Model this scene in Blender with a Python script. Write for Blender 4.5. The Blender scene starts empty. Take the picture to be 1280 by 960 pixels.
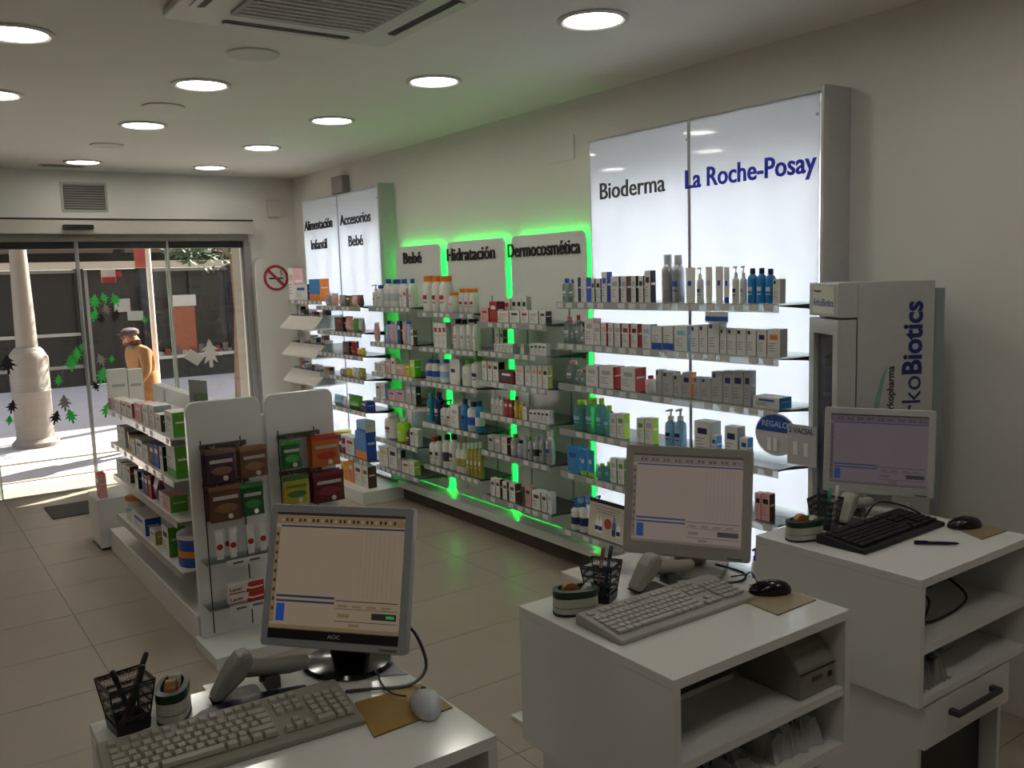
import bpy, bmesh, math, random
from mathutils import Matrix, Vector
random.seed(7)
S = bpy.context.scene
COL = S.collection
PI = math.pi

# ------------------------------------------------------------------ camera, world, sun, exposure
cam = bpy.data.cameras.new('camera')
cam.lens = 31.25; cam.sensor_width = 36; cam.sensor_fit = 'HORIZONTAL'; cam.clip_start = .05
co = bpy.data.objects.new('camera', cam); COL.objects.link(co)
RX = [[0.814746, -0.578943, -0.031831], [-0.095915, -0.080434, -0.992134], [0.571829, 0.811391, -0.121062]]
co.matrix_world = Matrix(((RX[0][0], -RX[1][0], -RX[2][0], 0), (RX[0][1], -RX[1][1], -RX[2][1], 0),
                          (RX[0][2], -RX[1][2], -RX[2][2], 1.75), (0, 0, 0, 1)))
S.camera = co
W = bpy.data.worlds.new('sky'); S.world = W; W.use_nodes = True
nt = W.node_tree; bg = nt.nodes['Background']
sky = nt.nodes.new('ShaderNodeTexSky'); sky.sky_type = 'NISHITA'; sky.sun_disc = False
sky.sun_elevation = math.radians(38); sky.sun_rotation = math.radians(80)
hs_ = nt.nodes.new('ShaderNodeHueSaturation'); hs_.inputs['Saturation'].default_value = .35
nt.links.new(sky.outputs[0], hs_.inputs['Color']); nt.links.new(hs_.outputs[0], bg.inputs[0]); bg.inputs[1].default_value = SKY_STRENGTH = 0.55
sun = bpy.data.lights.new('sun', 'SUN'); sun.energy = 36.0; sun.angle = .009; sun.color = (1, .90, .76)
so = bpy.data.objects.new('sun', sun); COL.objects.link(so)
so.rotation_euler = Vector((-.80, -.36, -.62)).to_track_quat('-Z', 'Y').to_euler()
S.view_settings.view_transform = 'Standard'; S.view_settings.look = 'None'
S.view_settings.exposure = 0.0; S.view_settings.gamma = 1; S.view_settings.use_curve_mapping = False
LAMP = 24.0        # downlight discs
TUBE = 17.0        # tubes in the light boxes
GREEN = 38.0       # green strips behind the panels
SCR_E = .44       # screens

# ------------------------------------------------------------------ materials
MATS = {}
def srgb(h):
    c = [int(h[i:i+2], 16) / 255 for i in (0, 2, 4)]
    return tuple(x / 12.92 if x <= .04045 else ((x + .055) / 1.055) ** 2.4 for x in c) + (1,)
def mat(h, rough=.5, metal=0, var=.06, scale=30, bump=0, key=''):
    k = (h, rough, metal, var, scale, bump, key)
    if k in MATS: return MATS[k]
    m = bpy.data.materials.new('m_' + h); m.use_nodes = True; n = m.node_tree; b = n.nodes['Principled BSDF']
    c = srgb(h)
    tc = n.nodes.new('ShaderNodeTexCoord'); nz = n.nodes.new('ShaderNodeTexNoise'); nz.inputs['Scale'].default_value = scale
    nz.inputs['Detail'].default_value = 3
    n.links.new(tc.outputs['Object'], nz.inputs['Vector'])
    mx = n.nodes.new('ShaderNodeMix'); mx.data_type = 'RGBA'
    mx.inputs[6].default_value = tuple(x * (1 - var) for x in c[:3]) + (1,)
    mx.inputs[7].default_value = tuple(min(1, x * (1 + var)) for x in c[:3]) + (1,)
    n.links.new(nz.outputs[0], mx.inputs[0]); n.links.new(mx.outputs[2], b.inputs['Base Color'])
    b.inputs['Roughness'].default_value = rough; b.inputs['Metallic'].default_value = metal
    if bump:
        bp = n.nodes.new('ShaderNodeBump'); bp.inputs['Strength'].default_value = bump; bp.inputs['Distance'].default_value = .01
        n.links.new(nz.outputs[0], bp.inputs['Height']); n.links.new(bp.outputs[0], b.inputs['Normal'])
    MATS[k] = m; return m
def emit(h, s, dark=False):
    k = ('E', h, s, dark)
    if k in MATS: return MATS[k]
    m = bpy.data.materials.new('e_' + h); m.use_nodes = True; b = m.node_tree.nodes['Principled BSDF']
    b.inputs['Base Color'].default_value = srgb(h); b.inputs['Emission Color'].default_value = srgb(h); b.inputs['Emission Strength'].default_value = s
    b.inputs['Roughness'].default_value = .3
    if dark: b.inputs['Base Color'].default_value = (.01, .01, .01, 1)
    MATS[k] = m; return m
def clear(h, body=.1, rough=.03, key=''):
    """thin clear plastic or glass: tinted see-through mixed with a little body colour and a mirror coat"""
    k = ('C', h, body, rough)
    if k in MATS: return MATS[k]
    m = bpy.data.materials.new('c_' + h); m.use_nodes = True; n = m.node_tree; n.nodes.clear()
    o = n.nodes.new('ShaderNodeOutputMaterial'); t = n.nodes.new('ShaderNodeBsdfTransparent'); t.inputs[0].default_value = srgb(h)
    d = n.nodes.new('ShaderNodeBsdfDiffuse'); d.inputs[0].default_value = srgb(h)
    g = n.nodes.new('ShaderNodeBsdfGlossy'); g.inputs['Roughness'].default_value = rough
    m1 = n.nodes.new('ShaderNodeMixShader'); m1.inputs[0].default_value = body
    m2 = n.nodes.new('ShaderNodeMixShader'); f = n.nodes.new('ShaderNodeFresnel'); f.inputs[0].default_value = 1.4
    n.links.new(t.outputs[0], m1.inputs[1]); n.links.new(d.outputs[0], m1.inputs[2])
    n.links.new(f.outputs[0], m2.inputs[0]); n.links.new(m1.outputs[0], m2.inputs[1]); n.links.new(g.outputs[0], m2.inputs[2])
    n.links.new(m2.outputs[0], o.inputs[0]); MATS[k] = m; return m
def diffuser():
    k = 'DIFF'
    if k in MATS: return MATS[k]
    m = bpy.data.materials.new('opal_acrylic'); m.use_nodes = True; n = m.node_tree; n.nodes.clear()
    o = n.nodes.new('ShaderNodeOutputMaterial'); t = n.nodes.new('ShaderNodeBsdfTranslucent'); t.inputs[0].default_value = (.86, .88, .90, 1)
    d = n.nodes.new('ShaderNodeBsdfDiffuse'); d.inputs[0].default_value = (.8, .8, .8, 1)
    g = n.nodes.new('ShaderNodeBsdfGlossy'); g.inputs['Roughness'].default_value = .04
    m1 = n.nodes.new('ShaderNodeMixShader'); m1.inputs[0].default_value = .3
    m2 = n.nodes.new('ShaderNodeMixShader'); f = n.nodes.new('ShaderNodeFresnel'); f.inputs[0].default_value = 1.45
    n.links.new(t.outputs[0], m1.inputs[1]); n.links.new(d.outputs[0], m1.inputs[2])
    n.links.new(f.outputs[0], m2.inputs[0]); n.links.new(m1.outputs[0], m2.inputs[1]); n.links.new(g.outputs[0], m2.inputs[2])
    n.links.new(m2.outputs[0], o.inputs[0]); MATS[k] = m; return m
HEX = dict(w='d9d7d1', g='a9aaa8', b='1f4fae', n='152457', r='a81e1a', p='2e1a33', k='141414', G='4f9a26', t='1b8a9c', o='e8822a',
           y='d6bd3c', B='57372a', q='d9a3a0', a='8fc9c0', l='8db9dc', m='641238', s='b4b9bf', O='a39745', L='a9d530', i='2a84c6', c='cfd8d4')
def pm(c, kind='card'):
    if c == 'c': return clear('d6e2de', .22, .05)
    if c == 'a': return clear('7fc4be', .45, .05)
    if kind == 'plastic': return mat(HEX[c], .3, 0, .03)
    if kind == 'metal': return mat(HEX[c], .3, .7 if c == 's' else 0, .03)
    return mat(HEX[c], .55, 0, .05)
WHITE = mat('dcdcd8', .12, 0, .02, 4)          # lacquered furniture
PAINT = mat('dcdad3', .85, 0, .03, 3, .05)     # walls
METAL = mat('a8a8a6', .3, .9, .05); DARK = mat('1b1b1c', .5, 0, .1); BLACKP = mat('0d0d0e', .3, 0, .1)
GLASS = clear('f5f8f6', .003, .02); EDGE = clear('b9d3c8', .35, .1)
SHELFG = clear('f1f8f4', .07, .03)

# ------------------------------------------------------------------ mesh builder
class MB:
    def __init__(s): s.v = []; s.f = []; s.m = []
    def add(s, vs, fs, m=0):
        o = len(s.v); s.v += [tuple(p) for p in vs]; s.f += [tuple(i + o for i in f) for f in fs]; s.m += [m] * len(fs); return s
    def box(s, x0, x1, y0, y1, z0, z1, m=0, side=None):
        vs = [(x0, y0, z0), (x1, y0, z0), (x1, y1, z0), (x0, y1, z0), (x0, y0, z1), (x1, y0, z1), (x1, y1, z1), (x0, y1, z1)]
        s.add(vs, [(0, 3, 2, 1), (4, 5, 6, 7), (3, 0, 4, 7), (1, 2, 6, 5)], m)
        s.add(vs, [(0, 1, 5, 4), (2, 3, 7, 6)], m if side is None else side); return s
    def lathe(s, prof, n=14, c=(0, 0), sx=1, sy=1, m=0):
        vs = []; fs = []
        for r, z in prof:
            for k in range(n):
                a = 2 * PI * k / n; vs.append((c[0] + r * sx * math.cos(a), c[1] + r * sy * math.sin(a), z))
        for i in range(len(prof) - 1):
            for k in range(n):
                q = (k + 1) % n; fs.append((i*n+k, i*n+q, (i+1)*n+q, (i+1)*n+k))
        if prof[0][0] > 1e-5: fs.append(tuple(reversed(range(n))))
        if prof[-1][0] > 1e-5: fs.append(tuple((len(prof)-1)*n + k for k in range(n)))
        return s.add(vs, fs, m)
    def prism(s, pts, ax, a, b, m=0):
        n = len(pts)
        def P(p, t): return {'x': (t, p[0], p[1]), 'y': (p[0], t, p[1]), 'z': (p[0], p[1], t)}[ax]
        vs = [P(p, a) for p in pts] + [P(p, b) for p in pts]
        fs = [tuple(reversed(range(n))), tuple(range(n, 2*n))] + [(k, (k+1) % n, n+(k+1) % n, n+k) for k in range(n)]
        return s.add(vs, fs, m)
    def tube(s, pts, r, n=6, m=0):
        pts = [Vector(p) for p in pts]; vs = []; fs = []; up = None
        for i, p in enumerate(pts):
            d = (pts[min(i+1, len(pts)-1)] - pts[max(i-1, 0)]).normalized()
            if up is None: up = d.orthogonal().normalized()
            u = (up - d * up.dot(d)); u = u.normalized() if u.length > 1e-6 else d.orthogonal().normalized(); up = u
            w = d.cross(u); rr = r[i] if isinstance(r, (list, tuple)) else r
            for k in range(n):
                a = 2 * PI * k / n; vs.append(p + (u * math.cos(a) + w * math.sin(a)) * rr)
        for i in range(len(pts) - 1):
            for k in range(n):
                q = (k + 1) % n; fs.append((i*n+k, i*n+q, (i+1)*n+q, (i+1)*n+k))
        fs += [tuple(reversed(range(n))), tuple((len(pts)-1)*n + k for k in range(n))]
        return s.add(vs, fs, m)
    def mesh(s, name, smooth=False):
        me = bpy.data.meshes.new(name); me.from_pydata(s.v, [], s.f); me.validate(); bm = bmesh.new(); bm.from_mesh(me)
        bmesh.ops.recalc_face_normals(bm, faces=bm.faces); bm.to_mesh(me); bm.free()
        if len(me.polygons) == len(s.m):
            me.polygons.foreach_set('material_index', s.m)
        if smooth:
            me.polygons.foreach_set('use_smooth', [True] * len(me.polygons))
            try: me.set_sharp_from_angle(angle=math.radians(40))
            except Exception: pass
        return me
def obj(name, mb, mats, parent=None, loc=None, rot=None, smooth=False, bevel=0):
    me = mb.mesh(name, smooth) if isinstance(mb, MB) else mb
    if not isinstance(mats, (list, tuple)): mats = [mats]
    if not me.materials:
        for m in mats: me.materials.append(m)
    o = bpy.data.objects.new(name, me); COL.objects.link(o)
    if parent is not None: o.parent = parent
    if loc is not None: o.location = loc
    if rot is not None: o.rotation_euler = rot
    if bevel:
        b = o.modifiers.new('bevel', 'BEVEL'); b.width = bevel; b.segments = 2; b.limit_method = 'ANGLE'
    return o
def tag(o, label, cat, group=None):
    o['label'] = label; o['category'] = cat
    if group: o['group'] = group
    return o
def thing(name, label, cat, loc=(0, 0, 0), rz=0, group=None):
    o = bpy.data.objects.new(name, None); COL.objects.link(o); o.location = loc; o.rotation_euler = (0, 0, rz); o.empty_display_size = .05
    return tag(o, label, cat, group)
def struct(name, mb, mats, parent=None, **k):
    o = obj(name, mb, mats, parent, **k)
    if parent is None: o['kind'] = 'structure'
    return o
def rrect(x0, x1, y0, y1, r, n=5, corners=(1, 1, 1, 1)):
    pts = []
    for (cx, cy, a0), c in zip(((x1-r, y0+r, -90), (x1-r, y1-r, 0), (x0+r, y1-r, 90), (x0+r, y0+r, 180)), corners):
        if c:
            for k in range(n + 1):
                a = math.radians(a0 + 90 * k / n); pts.append((cx + r * math.cos(a), cy + r * math.sin(a)))
        else:
            a = math.radians(a0 + 45); pts.append((cx + r * (1 if math.cos(a) > 0 else -1), cy + r * (1 if math.sin(a) > 0 else -1)))
    return pts
def text(body, width, height, depth, name, m, parent, origin, xa, ya, bold=0, center=False):
    """real raised lettering: mesh from the built-in font, scaled to width and cap height, laid along axes xa, ya"""
    cu = bpy.data.curves.new('t', 'FONT'); cu.body = body; cu.size = 1; cu.offset = bold; cu.extrude = .5; cu.resolution_u = 3
    to = bpy.data.objects.new('t', cu); COL.objects.link(to)
    dg = bpy.context.evaluated_depsgraph_get(); me = bpy.data.meshes.new_from_object(to.evaluated_get(dg))
    bpy.data.objects.remove(to)
    xs = [v.co.x for v in me.vertices]; x0, x1 = min(xs), max(xs)
    sx = width / (x1 - x0); sy = height / .69
    for v in me.vertices:
        v.co = ((v.co.x - x0) * sx - (width / 2 if center else 0), v.co.y * sy, (v.co.z + .5) * depth)
    me.materials.clear(); me.materials.append(m)
    o = bpy.data.objects.new(name, me); COL.objects.link(o)
    xa = Vector(xa); ya = Vector(ya); za = xa.cross(ya)
    M = Matrix(((xa.x, ya.x, za.x, origin[0]), (xa.y, ya.y, za.y, origin[1]), (xa.z, ya.z, za.z, origin[2]), (0, 0, 0, 1)))
    if parent is not None: o.parent = parent
    o.matrix_local = M
    return o
def copy_tree(o, parent=None):
    c = o.copy(); COL.objects.link(c); c.parent = parent
    for ch in o.children: copy_tree(ch, c)
    return c
WX, WY = (0, -1, 0), (0, 0, 1)          # lettering on the right wall
FX, FY = (1, 0, 0), (0, 0, 1)           # lettering on things facing the staff side
XW = 3.43; ZC = 2.763; YF = 8.5

# ------------------------------------------------------------------ room shell
TILE = mat('a3978a', .32, 0, .05, 5); GROUT = mat('6e655c', .8)
fl = struct('floor', MB().box(-3.5, XW, -1.7, YF + .05, -.1, -.004), GROUT)
tile_me = {}
xs = [-3.5] + [.70 + 1.06 * k for k in range(-3, 3)] + [XW]; ys = [-1.7] + [3.60 + .53 * k for k in range(-9, 10)]
xs = sorted(x for x in xs if -3.5 <= x <= XW); ys = sorted(y for y in ys if -1.7 <= y <= YF - .05) + [YF]
for i in range(len(xs) - 1):
    for j in range(len(ys) - 1):
        w, h = round(xs[i+1] - xs[i], 3), round(ys[j+1] - ys[j], 3)
        if (w, h) not in tile_me:
            tile_me[(w, h)] = MB().box(.0015, w - .0015, .0015, h - .0015, -.006, 0).mesh('floor_tile')
        obj('floor_tile', tile_me[(w, h)], TILE, fl, loc=(xs[i], ys[j], random.uniform(-.0004, .0004)))
struct('ceiling', MB().box(-3.5, XW, -1.7, YF + .3, ZC, ZC + .1), mat('e4e1da', .9, 0, .02, 3))
struct('wall_right', MB().box(XW, XW + .12, -1.7, YF + .3, -.1, ZC + .1), PAINT)
struct('wall_left', MB().box(-3.62, -3.5, -1.7, YF + .3, -.1, ZC + .1), PAINT)
struct('wall_back', MB().box(-3.62, XW + .12, -1.82, -1.7, -.1, ZC + .1), PAINT)
wf = MB(); wf.box(2.955, XW, YF, YF + .3, -.1, ZC); wf.box(-3.5, -1.0, YF, YF + .3, -.1, ZC); wf.box(-1.0, 2.955, YF, YF + .3, 2.33, ZC)
struct('wall_front', wf, PAINT)
# sliding glass entrance
ALU = mat('8e8a84', .35, .6, .05); TRK = mat('b9b2a8', .35, .5)
door = bpy.data.objects.new('door_1', None); COL.objects.link(door); door['kind'] = 'structure'; door.location = (1, YF, 0)
def dchild(name, mb, m, **k):
    for i, p in enumerate(mb.v): mb.v[i] = (p[0] - 1, p[1] - YF, p[2])
    return obj(name, mb, m, door, **k)
dchild('header', MB().box(-1, 2.962, YF - .14, YF, 2.222, 2.335), mat('b8b2a9', .5), bevel=.012)
dchild('header_gap', MB().box(-1, 2.958, YF - .145, YF, 2.336, 2.35), DARK)
dchild('fascia', MB().box(-1, 2.94, YF - .03, YF + .06, 2.16, 2.221), mat('8f8a83', .5))
dchild('beam', MB().box(-1, 2.93, YF + .02, YF + .14, 2.10, 2.159), DARK)
dchild('threshold', MB().box(-1, 2.955, YF - .04, YF + .42, -.02, .012), TRK)
sn = dchild('motion_sensor', MB().prism(rrect(1.32, 1.56, 2.252, 2.294, .012), 'y', YF - .172, YF - .141), BLACKP)
sn['label'] = 'black motion sensor bar'
dchild('post', MB().box(2.895, 2.954, YF - .02, YF + .1, 0, 2.16), ALU)
dchild('post', MB().box(-1.0, -.94, YF - .02, YF + .1, 0, 2.16), ALU)
panes = []
for x0, x1, yy in ((2.175, 2.895, YF + .03), (1.435, 2.20, YF - .02), (.69, 1.435, YF - .02), (-.03, .70, YF + .03), (-.94, -.03, YF + .03)):
    EDGE2 = clear('d3d6d2', .55, .2)
    p = dchild('pane', MB().box(x0, x1, yy, yy + .01, .013, 2.16), GLASS); panes.append((x0, x1, p))
    dchild('pane_edge', MB().box(x1 - .018, x1 - .002, yy - .006, yy + .016, .013, 2.16), EDGE2)
    dchild('pane_edge', MB().box(x0 + .002, x0 + .012, yy - .006, yy + .016, .013, 2.16), EDGE2)
dchild('pull_rail', MB().box(1.428, 1.442, YF - .045, YF - .022, .2, 2.15), clear('d9dbd8', .6, .2))
# festive stickers on the panes
FIR = [(0, .5), (.12, .30), (.07, .30), (.30, .12), (.12, .12), (.42, -.12), (.16, -.10), (.24, -.36), (.06, -.22), (.06, -.5), (-.06, -.5), (-.06, -.22),
       (-.24, -.36), (-.16, -.10), (-.42, -.12), (-.12, .12), (-.30, .12), (-.07, .30), (-.12, .30)]
STK = {'g': mat('35c64c', .6), 'k': mat('151515', .6), 'w': mat('8c8880', .6), 'W': mat('d8d4ca', .6)}
SN = {'g': 'green fir sticker', 'k': 'black fir sticker', 'w': 'frosted fir sticker', 'W': 'white fir sticker'}
for x, z, c, r in ((1.54, 1.64, 'g', .14), (1.53, 1.52, 'g', .12), (1.62, 1.67, 'g', .10), (1.71, 1.65, 'g', .13), (1.36, 1.19, 'g', .13), (1.31, 1.12, 'g', .15), (1.41, 1.25, 'g', .10),
                   (1.55, .99, 'g', .16), (1.20, .98, 'g', .10), (1.64, 1.13, 'g', .07), (1.27, .66, 'g', .14), (1.56, .68, 'g', .14), (1.15, .66, 'k', .13), (1.49, .90, 'k', .1),
                   (.83, 1.15, 'k', .17), (.83, .79, 'k', .12), (1.58, 1.49, 'k', .11), (1.70, 1.51, 'k', .12), (1.23, .78, 'w', .15), (1.55, 1.13, 'w', .12), (1.63, 1.57, 'w', .1),
                   (1.94, 1.46, 'g', .07), (.80, .68, 'g', .09), (2.52, 1.11, 'W', .27)):
    for x0, x1, p in panes:
        if x0 <= x <= x1:
            a = random.uniform(-.35, .35) if c != 'W' else .03
            pts = [(x - 1 + r * (u * math.cos(a) - v * math.sin(a)), z + r * (u * math.sin(a) + v * math.cos(a))) for u, v in FIR]
            yl = (-.0225 if x0 in (1.435, .69) else .0275)
            s = obj('sticker', MB().prism(pts, 'y', yl, yl + .002), STK[c], p); s['label'] = SN[c]; break
for nm, pts, c in (('notice', [(1.61, 1.80), (1.73, 1.80), (1.73, 1.92), (1.61, 1.92)], 'd9cfc8'), ('notice', [(1.615, 1.80), (1.725, 1.80), (1.725, 1.85), (1.615, 1.85)], 'b83a3a'), ('notice', [(1.73, 1.85), (1.78, 1.85), (1.78, 1.90), (1.73, 1.90)], 'b83a3a'),
                   ('notice', [(1.80, 1.46), (1.93, 1.455), (1.935, 1.54), (1.80, 1.545)], 'd8d6d4'), ('notice', [(2.27, 1.09), (2.39, 1.0), (2.46, 1.075), (2.34, 1.165)], 'cfcabb')):
    right = pts[0][0] > 2.19
    yl = (YF + .027 if right else YF - .0225) - YF
    if c == 'b83a3a': yl -= .003
    obj(nm, MB().prism([(a - 1, b) for a, b in pts], 'y', yl, yl + .002), mat(c, .7), panes[0][2] if right else panes[1][2])

# ------------------------------------------------------------------ ceiling fittings
DISC = emit('fffaf0', LAMP)
dl = thing('downlight', 'lit round recessed downlight in the white ceiling', 'light', (2.45, 2.83, ZC), 0, 'round ceiling downlights')
obj('trim_ring', MB().lathe([(.125, -.001), (.145, -.001), (.145, -.006), (.128, -.012), (.118, -.008), (.118, -.001)], 32), mat('c9c6c0', .5), dl, smooth=True)
obj('lit_disc', MB().lathe([(0, -.004), (.117, -.004), (.117, -.002), (0, -.002)], 32), DISC, dl)
for x, y in ((2.45, 4.09), (2.45, 5.36), (2.45, 6.63), (2.45, 7.90), (.54, 4.09), (.58, 5.38), (1.44, 4.69), (1.46, 6.0), (1.44, 7.9), (.5, 6.7), (-1.4, 5.4), (-1.4, 2.8), (-.5, .3), (2.45, 1.56), (2.45, .3), (1.0, .6)):
    c = copy_tree(dl); c.location = (x, y, ZC)
    s_ = {(2.45, 4.09): 'in front of the dermocosmetic panel', (2.45, 5.36): 'in front of the hydration panel', (2.45, 6.63): 'in front of the baby accessory sign', (2.45, 7.90): 'in the corner by the baby food sign',
          (1.44, 4.69): 'above the low middle shelving, nearer the air conditioner', (1.46, 6.0): 'above the far end of the low middle shelving', (1.44, 7.9): 'beside the ceiling air slot at the entrance'}.get((x, y))
    if s_: c['label'] = 'lit round ceiling downlight ' + s_
sp = thing('ceiling_speaker', 'flat round grey ceiling speaker grille beside the air conditioner', 'speaker', (1.46, 3.98, ZC), 0, 'ceiling speaker grilles')
obj('rim', MB().lathe([(.095, -.001), (.115, -.001), (.112, -.008), (.098, -.009)], 28), mat('c4c1bb', .5), sp, smooth=True)
obj('grille', MB().lathe([(0, -.006), (.094, -.006), (.094, -.001), (0, -.001)], 28), mat('8d8a85', .7, 0, .2, 400), sp)
dl['label'] = 'lit round ceiling downlight in front of the tall backlit display'
for x, y in ((1.42, 5.35), (1.43, 6.93)):
    c = copy_tree(sp); c.location = (x, y, ZC); c['label'] = 'flat round grey ceiling speaker grille ' + ('midway to the entrance' if y < 6 else 'nearest the entrance')
sv = thing('slot_diffuser', 'narrow linear air slot in ceiling by the entrance', 'vent', (1.33, 8.18, ZC))
obj('frame', MB().box(-.17, .17, -.05, .05, -.008, -.001), mat('b5b2ac', .5), sv)
for k in (-.025, .005): obj('slot', MB().box(-.15, .15, k, k + .018, -.0095, -.0081), DARK, sv)
ac = thing('ceiling_air_conditioner', 'white square cassette air conditioner recessed in the ceiling', 'air conditioner', (1.41, 3.06, ZC))
acm = mat('cfcdc7', .45)
pts = rrect(-.46, .46, -.46, .46, .03)
obj('panel', MB().prism(pts, 'z', -.03, -.001), acm, ac, bevel=.008)
obj('grille', MB().prism(rrect(-.27, .27, -.27, .27, .02), 'z', -.04, -.031), mat('9d9c99', .6), ac)
for k in range(12):
    obj('grille_bar', MB().box(-.25, .25, -.245 + k * .0425, -.235 + k * .0425, -.045, -.0405), acm, ac)
for r in range(4):
    a = r * PI / 2
    obj('air_slot', MB().prism(rrect(-.26, .26, -.022, .022, .02), 'z', -.0315, -.0302), mat('2d2a28', .6), ac, loc=(.385 * math.sin(a), .385 * math.cos(a), 0), rot=(0, 0, -a))
    obj('flap', MB().box(-.25, .25, -.006, .016, -.036, -.0318), acm, ac, loc=(.40 * math.sin(a), .40 * math.cos(a), 0), rot=(0, 0, -a))

# ------------------------------------------------------------------ front wall fittings
av = thing('air_vent', 'square grey louvred air vent above the entrance', 'vent', (1.535, YF, 2.54))
obj('frame', MB().box(-.185, .185, -.012, -.001, -.125, .125), mat('b4b0a8', .5), av)
obj('recess', MB().box(-.165, .165, -.014, -.0121, -.105, .105), DARK, av)
for k in range(10):
    obj('louvre', MB().prism([(-.028, -.1 + k*.021), (-.0145, -.088 + k*.021), (-.0145, -.083 + k*.021), (-.028, -.095 + k*.021)], 'x', -.165, .165), mat('8a867f', .5), av)
tag(obj('wall_box', MB().prism(rrect(3.15, 3.28, 2.39, 2.55, .015), 'y', YF - .04, YF - .001), mat('cfcac2', .6), bevel=.006), 'small blank white box high on wall near entrance corner', 'box')
tag(obj('wall_sensor', MB().box(XW - .07, XW - .001, 7.22, 7.44, 2.51, 2.66), mat('9b938e', .6), bevel=.008), 'grey box on wall above the baby food sign', 'box')
tag(obj('access_plate', MB().box(XW - .006, XW - .001, 4.15, 4.40, 2.42, 2.56), PAINT), 'flush blank access plate high on the right wall', 'plate')
rp = thing('notice_panel', 'white rounded panel with no smoking sign beside entrance', 'sign', (3.16, YF - .08, 0))
obj('board', MB().prism(rrect(-.19, .20, .02, 2.0, .1, 6, (0, 1, 1, 0)), 'y', 0, .03), mat('d6d2ca', .4), rp, bevel=.005)
ring = MB()
for k in range(28):
    a0, a1 = 2*PI*k/28, 2*PI*(k+1)/28
    ring.prism([(.125*math.cos(a0), .125*math.sin(a0)), (.125*math.cos(a1), .125*math.sin(a1)), (.1*math.cos(a1), .1*math.sin(a1)), (.1*math.cos(a0), .1*math.sin(a0))], 'y', -.006, -.001)
ring.prism([(-.085, .065), (-.065, .085), (.085, -.065), (.065, -.085)], 'y', -.006, -.001)
q = MB().prism([(.118*math.cos(2*PI*k/28), .118*math.sin(2*PI*k/28)) for k in range(28)], 'y', -.001, -.0002)
obj('sign_disc', q, mat('dcd8d2', .5), rp, loc=(.01, 0, 1.80)); obj('prohibition_ring', ring, mat('a33030', .5), rp, loc=(.01, 0, 1.80))
cg = MB().box(-.07, .07, -.005, -.0008, -.012, .004)
cg.tube([(.05, -.003, .02), (.065, -.003, .04), (.045, -.003, .055), (.06, -.003, .075)], .005, 5)
obj('cigarette', cg, DARK, rp, loc=(.01, 0, 1.80))

# ------------------------------------------------------------------ backlit and green-lit wall displays
TUBEM = emit('f4f7ff', TUBE); LEDG = emit('08f44c', GREEN)
def lightbox(label, xp, y0, y1, z0, z1, bays, ztop, tubes=3):
    """white cabinet on the wall, tubes inside, opal fronts"""
    t = thing('backlit_display', label, 'display', (XW, y0, 0))
    d = XW - xp
    f = MB(); f.box(-d, -.001, -.012, .0, z0, z1); f.box(-d, -.001, y1 - y0, y1 - y0 + .012, z0, z1)
    f.box(-d, -.001, 0, y1 - y0, z1 - .012, z1); f.box(-d, -.001, 0, y1 - y0, z0, z0 + .012); f.box(-.008, -.001, 0, y1 - y0, z0, z1)
    obj('cabinet', f, WHITE, t)
    obj('end_post', MB().prism([(-d - .010, -.022), (-d + .012, -.03), (-.001, -.03), (-.001, -.0125), (-d - .010, -.0125)], 'z', z0, z1 + .02), mat('b9bab8', .4), t)
    w = (y1 - y0) / bays
    for b in range(bays):
        p = obj('opal_front', MB().box(-d - .006, -d, b * w + .004, (b + 1) * w - .004, z0 + .013, z1 - .002), diffuser(), t)
        for zz in (z0 + .4, (z0 + z1) / 2, z1 - .1):
            obj('clip', MB().box(-d - .010, -d - .0065, b * w + .006, b * w + .018, zz, zz + .012), METAL, p)
        for k in range(tubes):
            yy = b * w + w * (k + .5) / tubes
            obj('light_tube', MB().tube([(-d * .3, yy, z0 + .08), (-d * .3, yy, ztop)], .013, 8), TUBEM, t)
    for b in range(1, bays):
        obj('seam_strip', MB().box(-d - .0085, -d - .0065, b * w - .009, b * w + .009, z0 + .013, z1 - .013), mat('9a9b9c', .4), t)
    return t
big = lightbox('tall white backlit display with black and blue lettering', 3.265, 2.343, 3.814, .20, 2.47, 2, 2.2)
text('Bioderma', .49, .086, .006, 'lettering', mat('3a3a38', .5), big, (-.173, 3.728 - 2.343, 2.145), WX, WY, .004)
text('La Roche-Posay', .745, .086, .006, 'lettering', mat('1428c0', .5), big, (-.173, 3.10 - 2.343, 2.143), WX, WY, .013)
bab = lightbox('white backlit display with two baby product signs', 3.30, 6.44, 7.96, .12, 2.49, 2, 2.2)
BLK = mat('141416', .45)
for s, y, z, w in (('Alimentación', 7.93, 2.222, .62), ('Infantil', 7.80, 2.045, .35), ('Accesorios', 7.15, 2.222, .58), ('Bebé', 7.0, 2.04, .27)):
    text(s, w, .085, .006, 'lettering', BLK, bab, (-.137, y - 6.44, z), WX, WY, .014)
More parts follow.
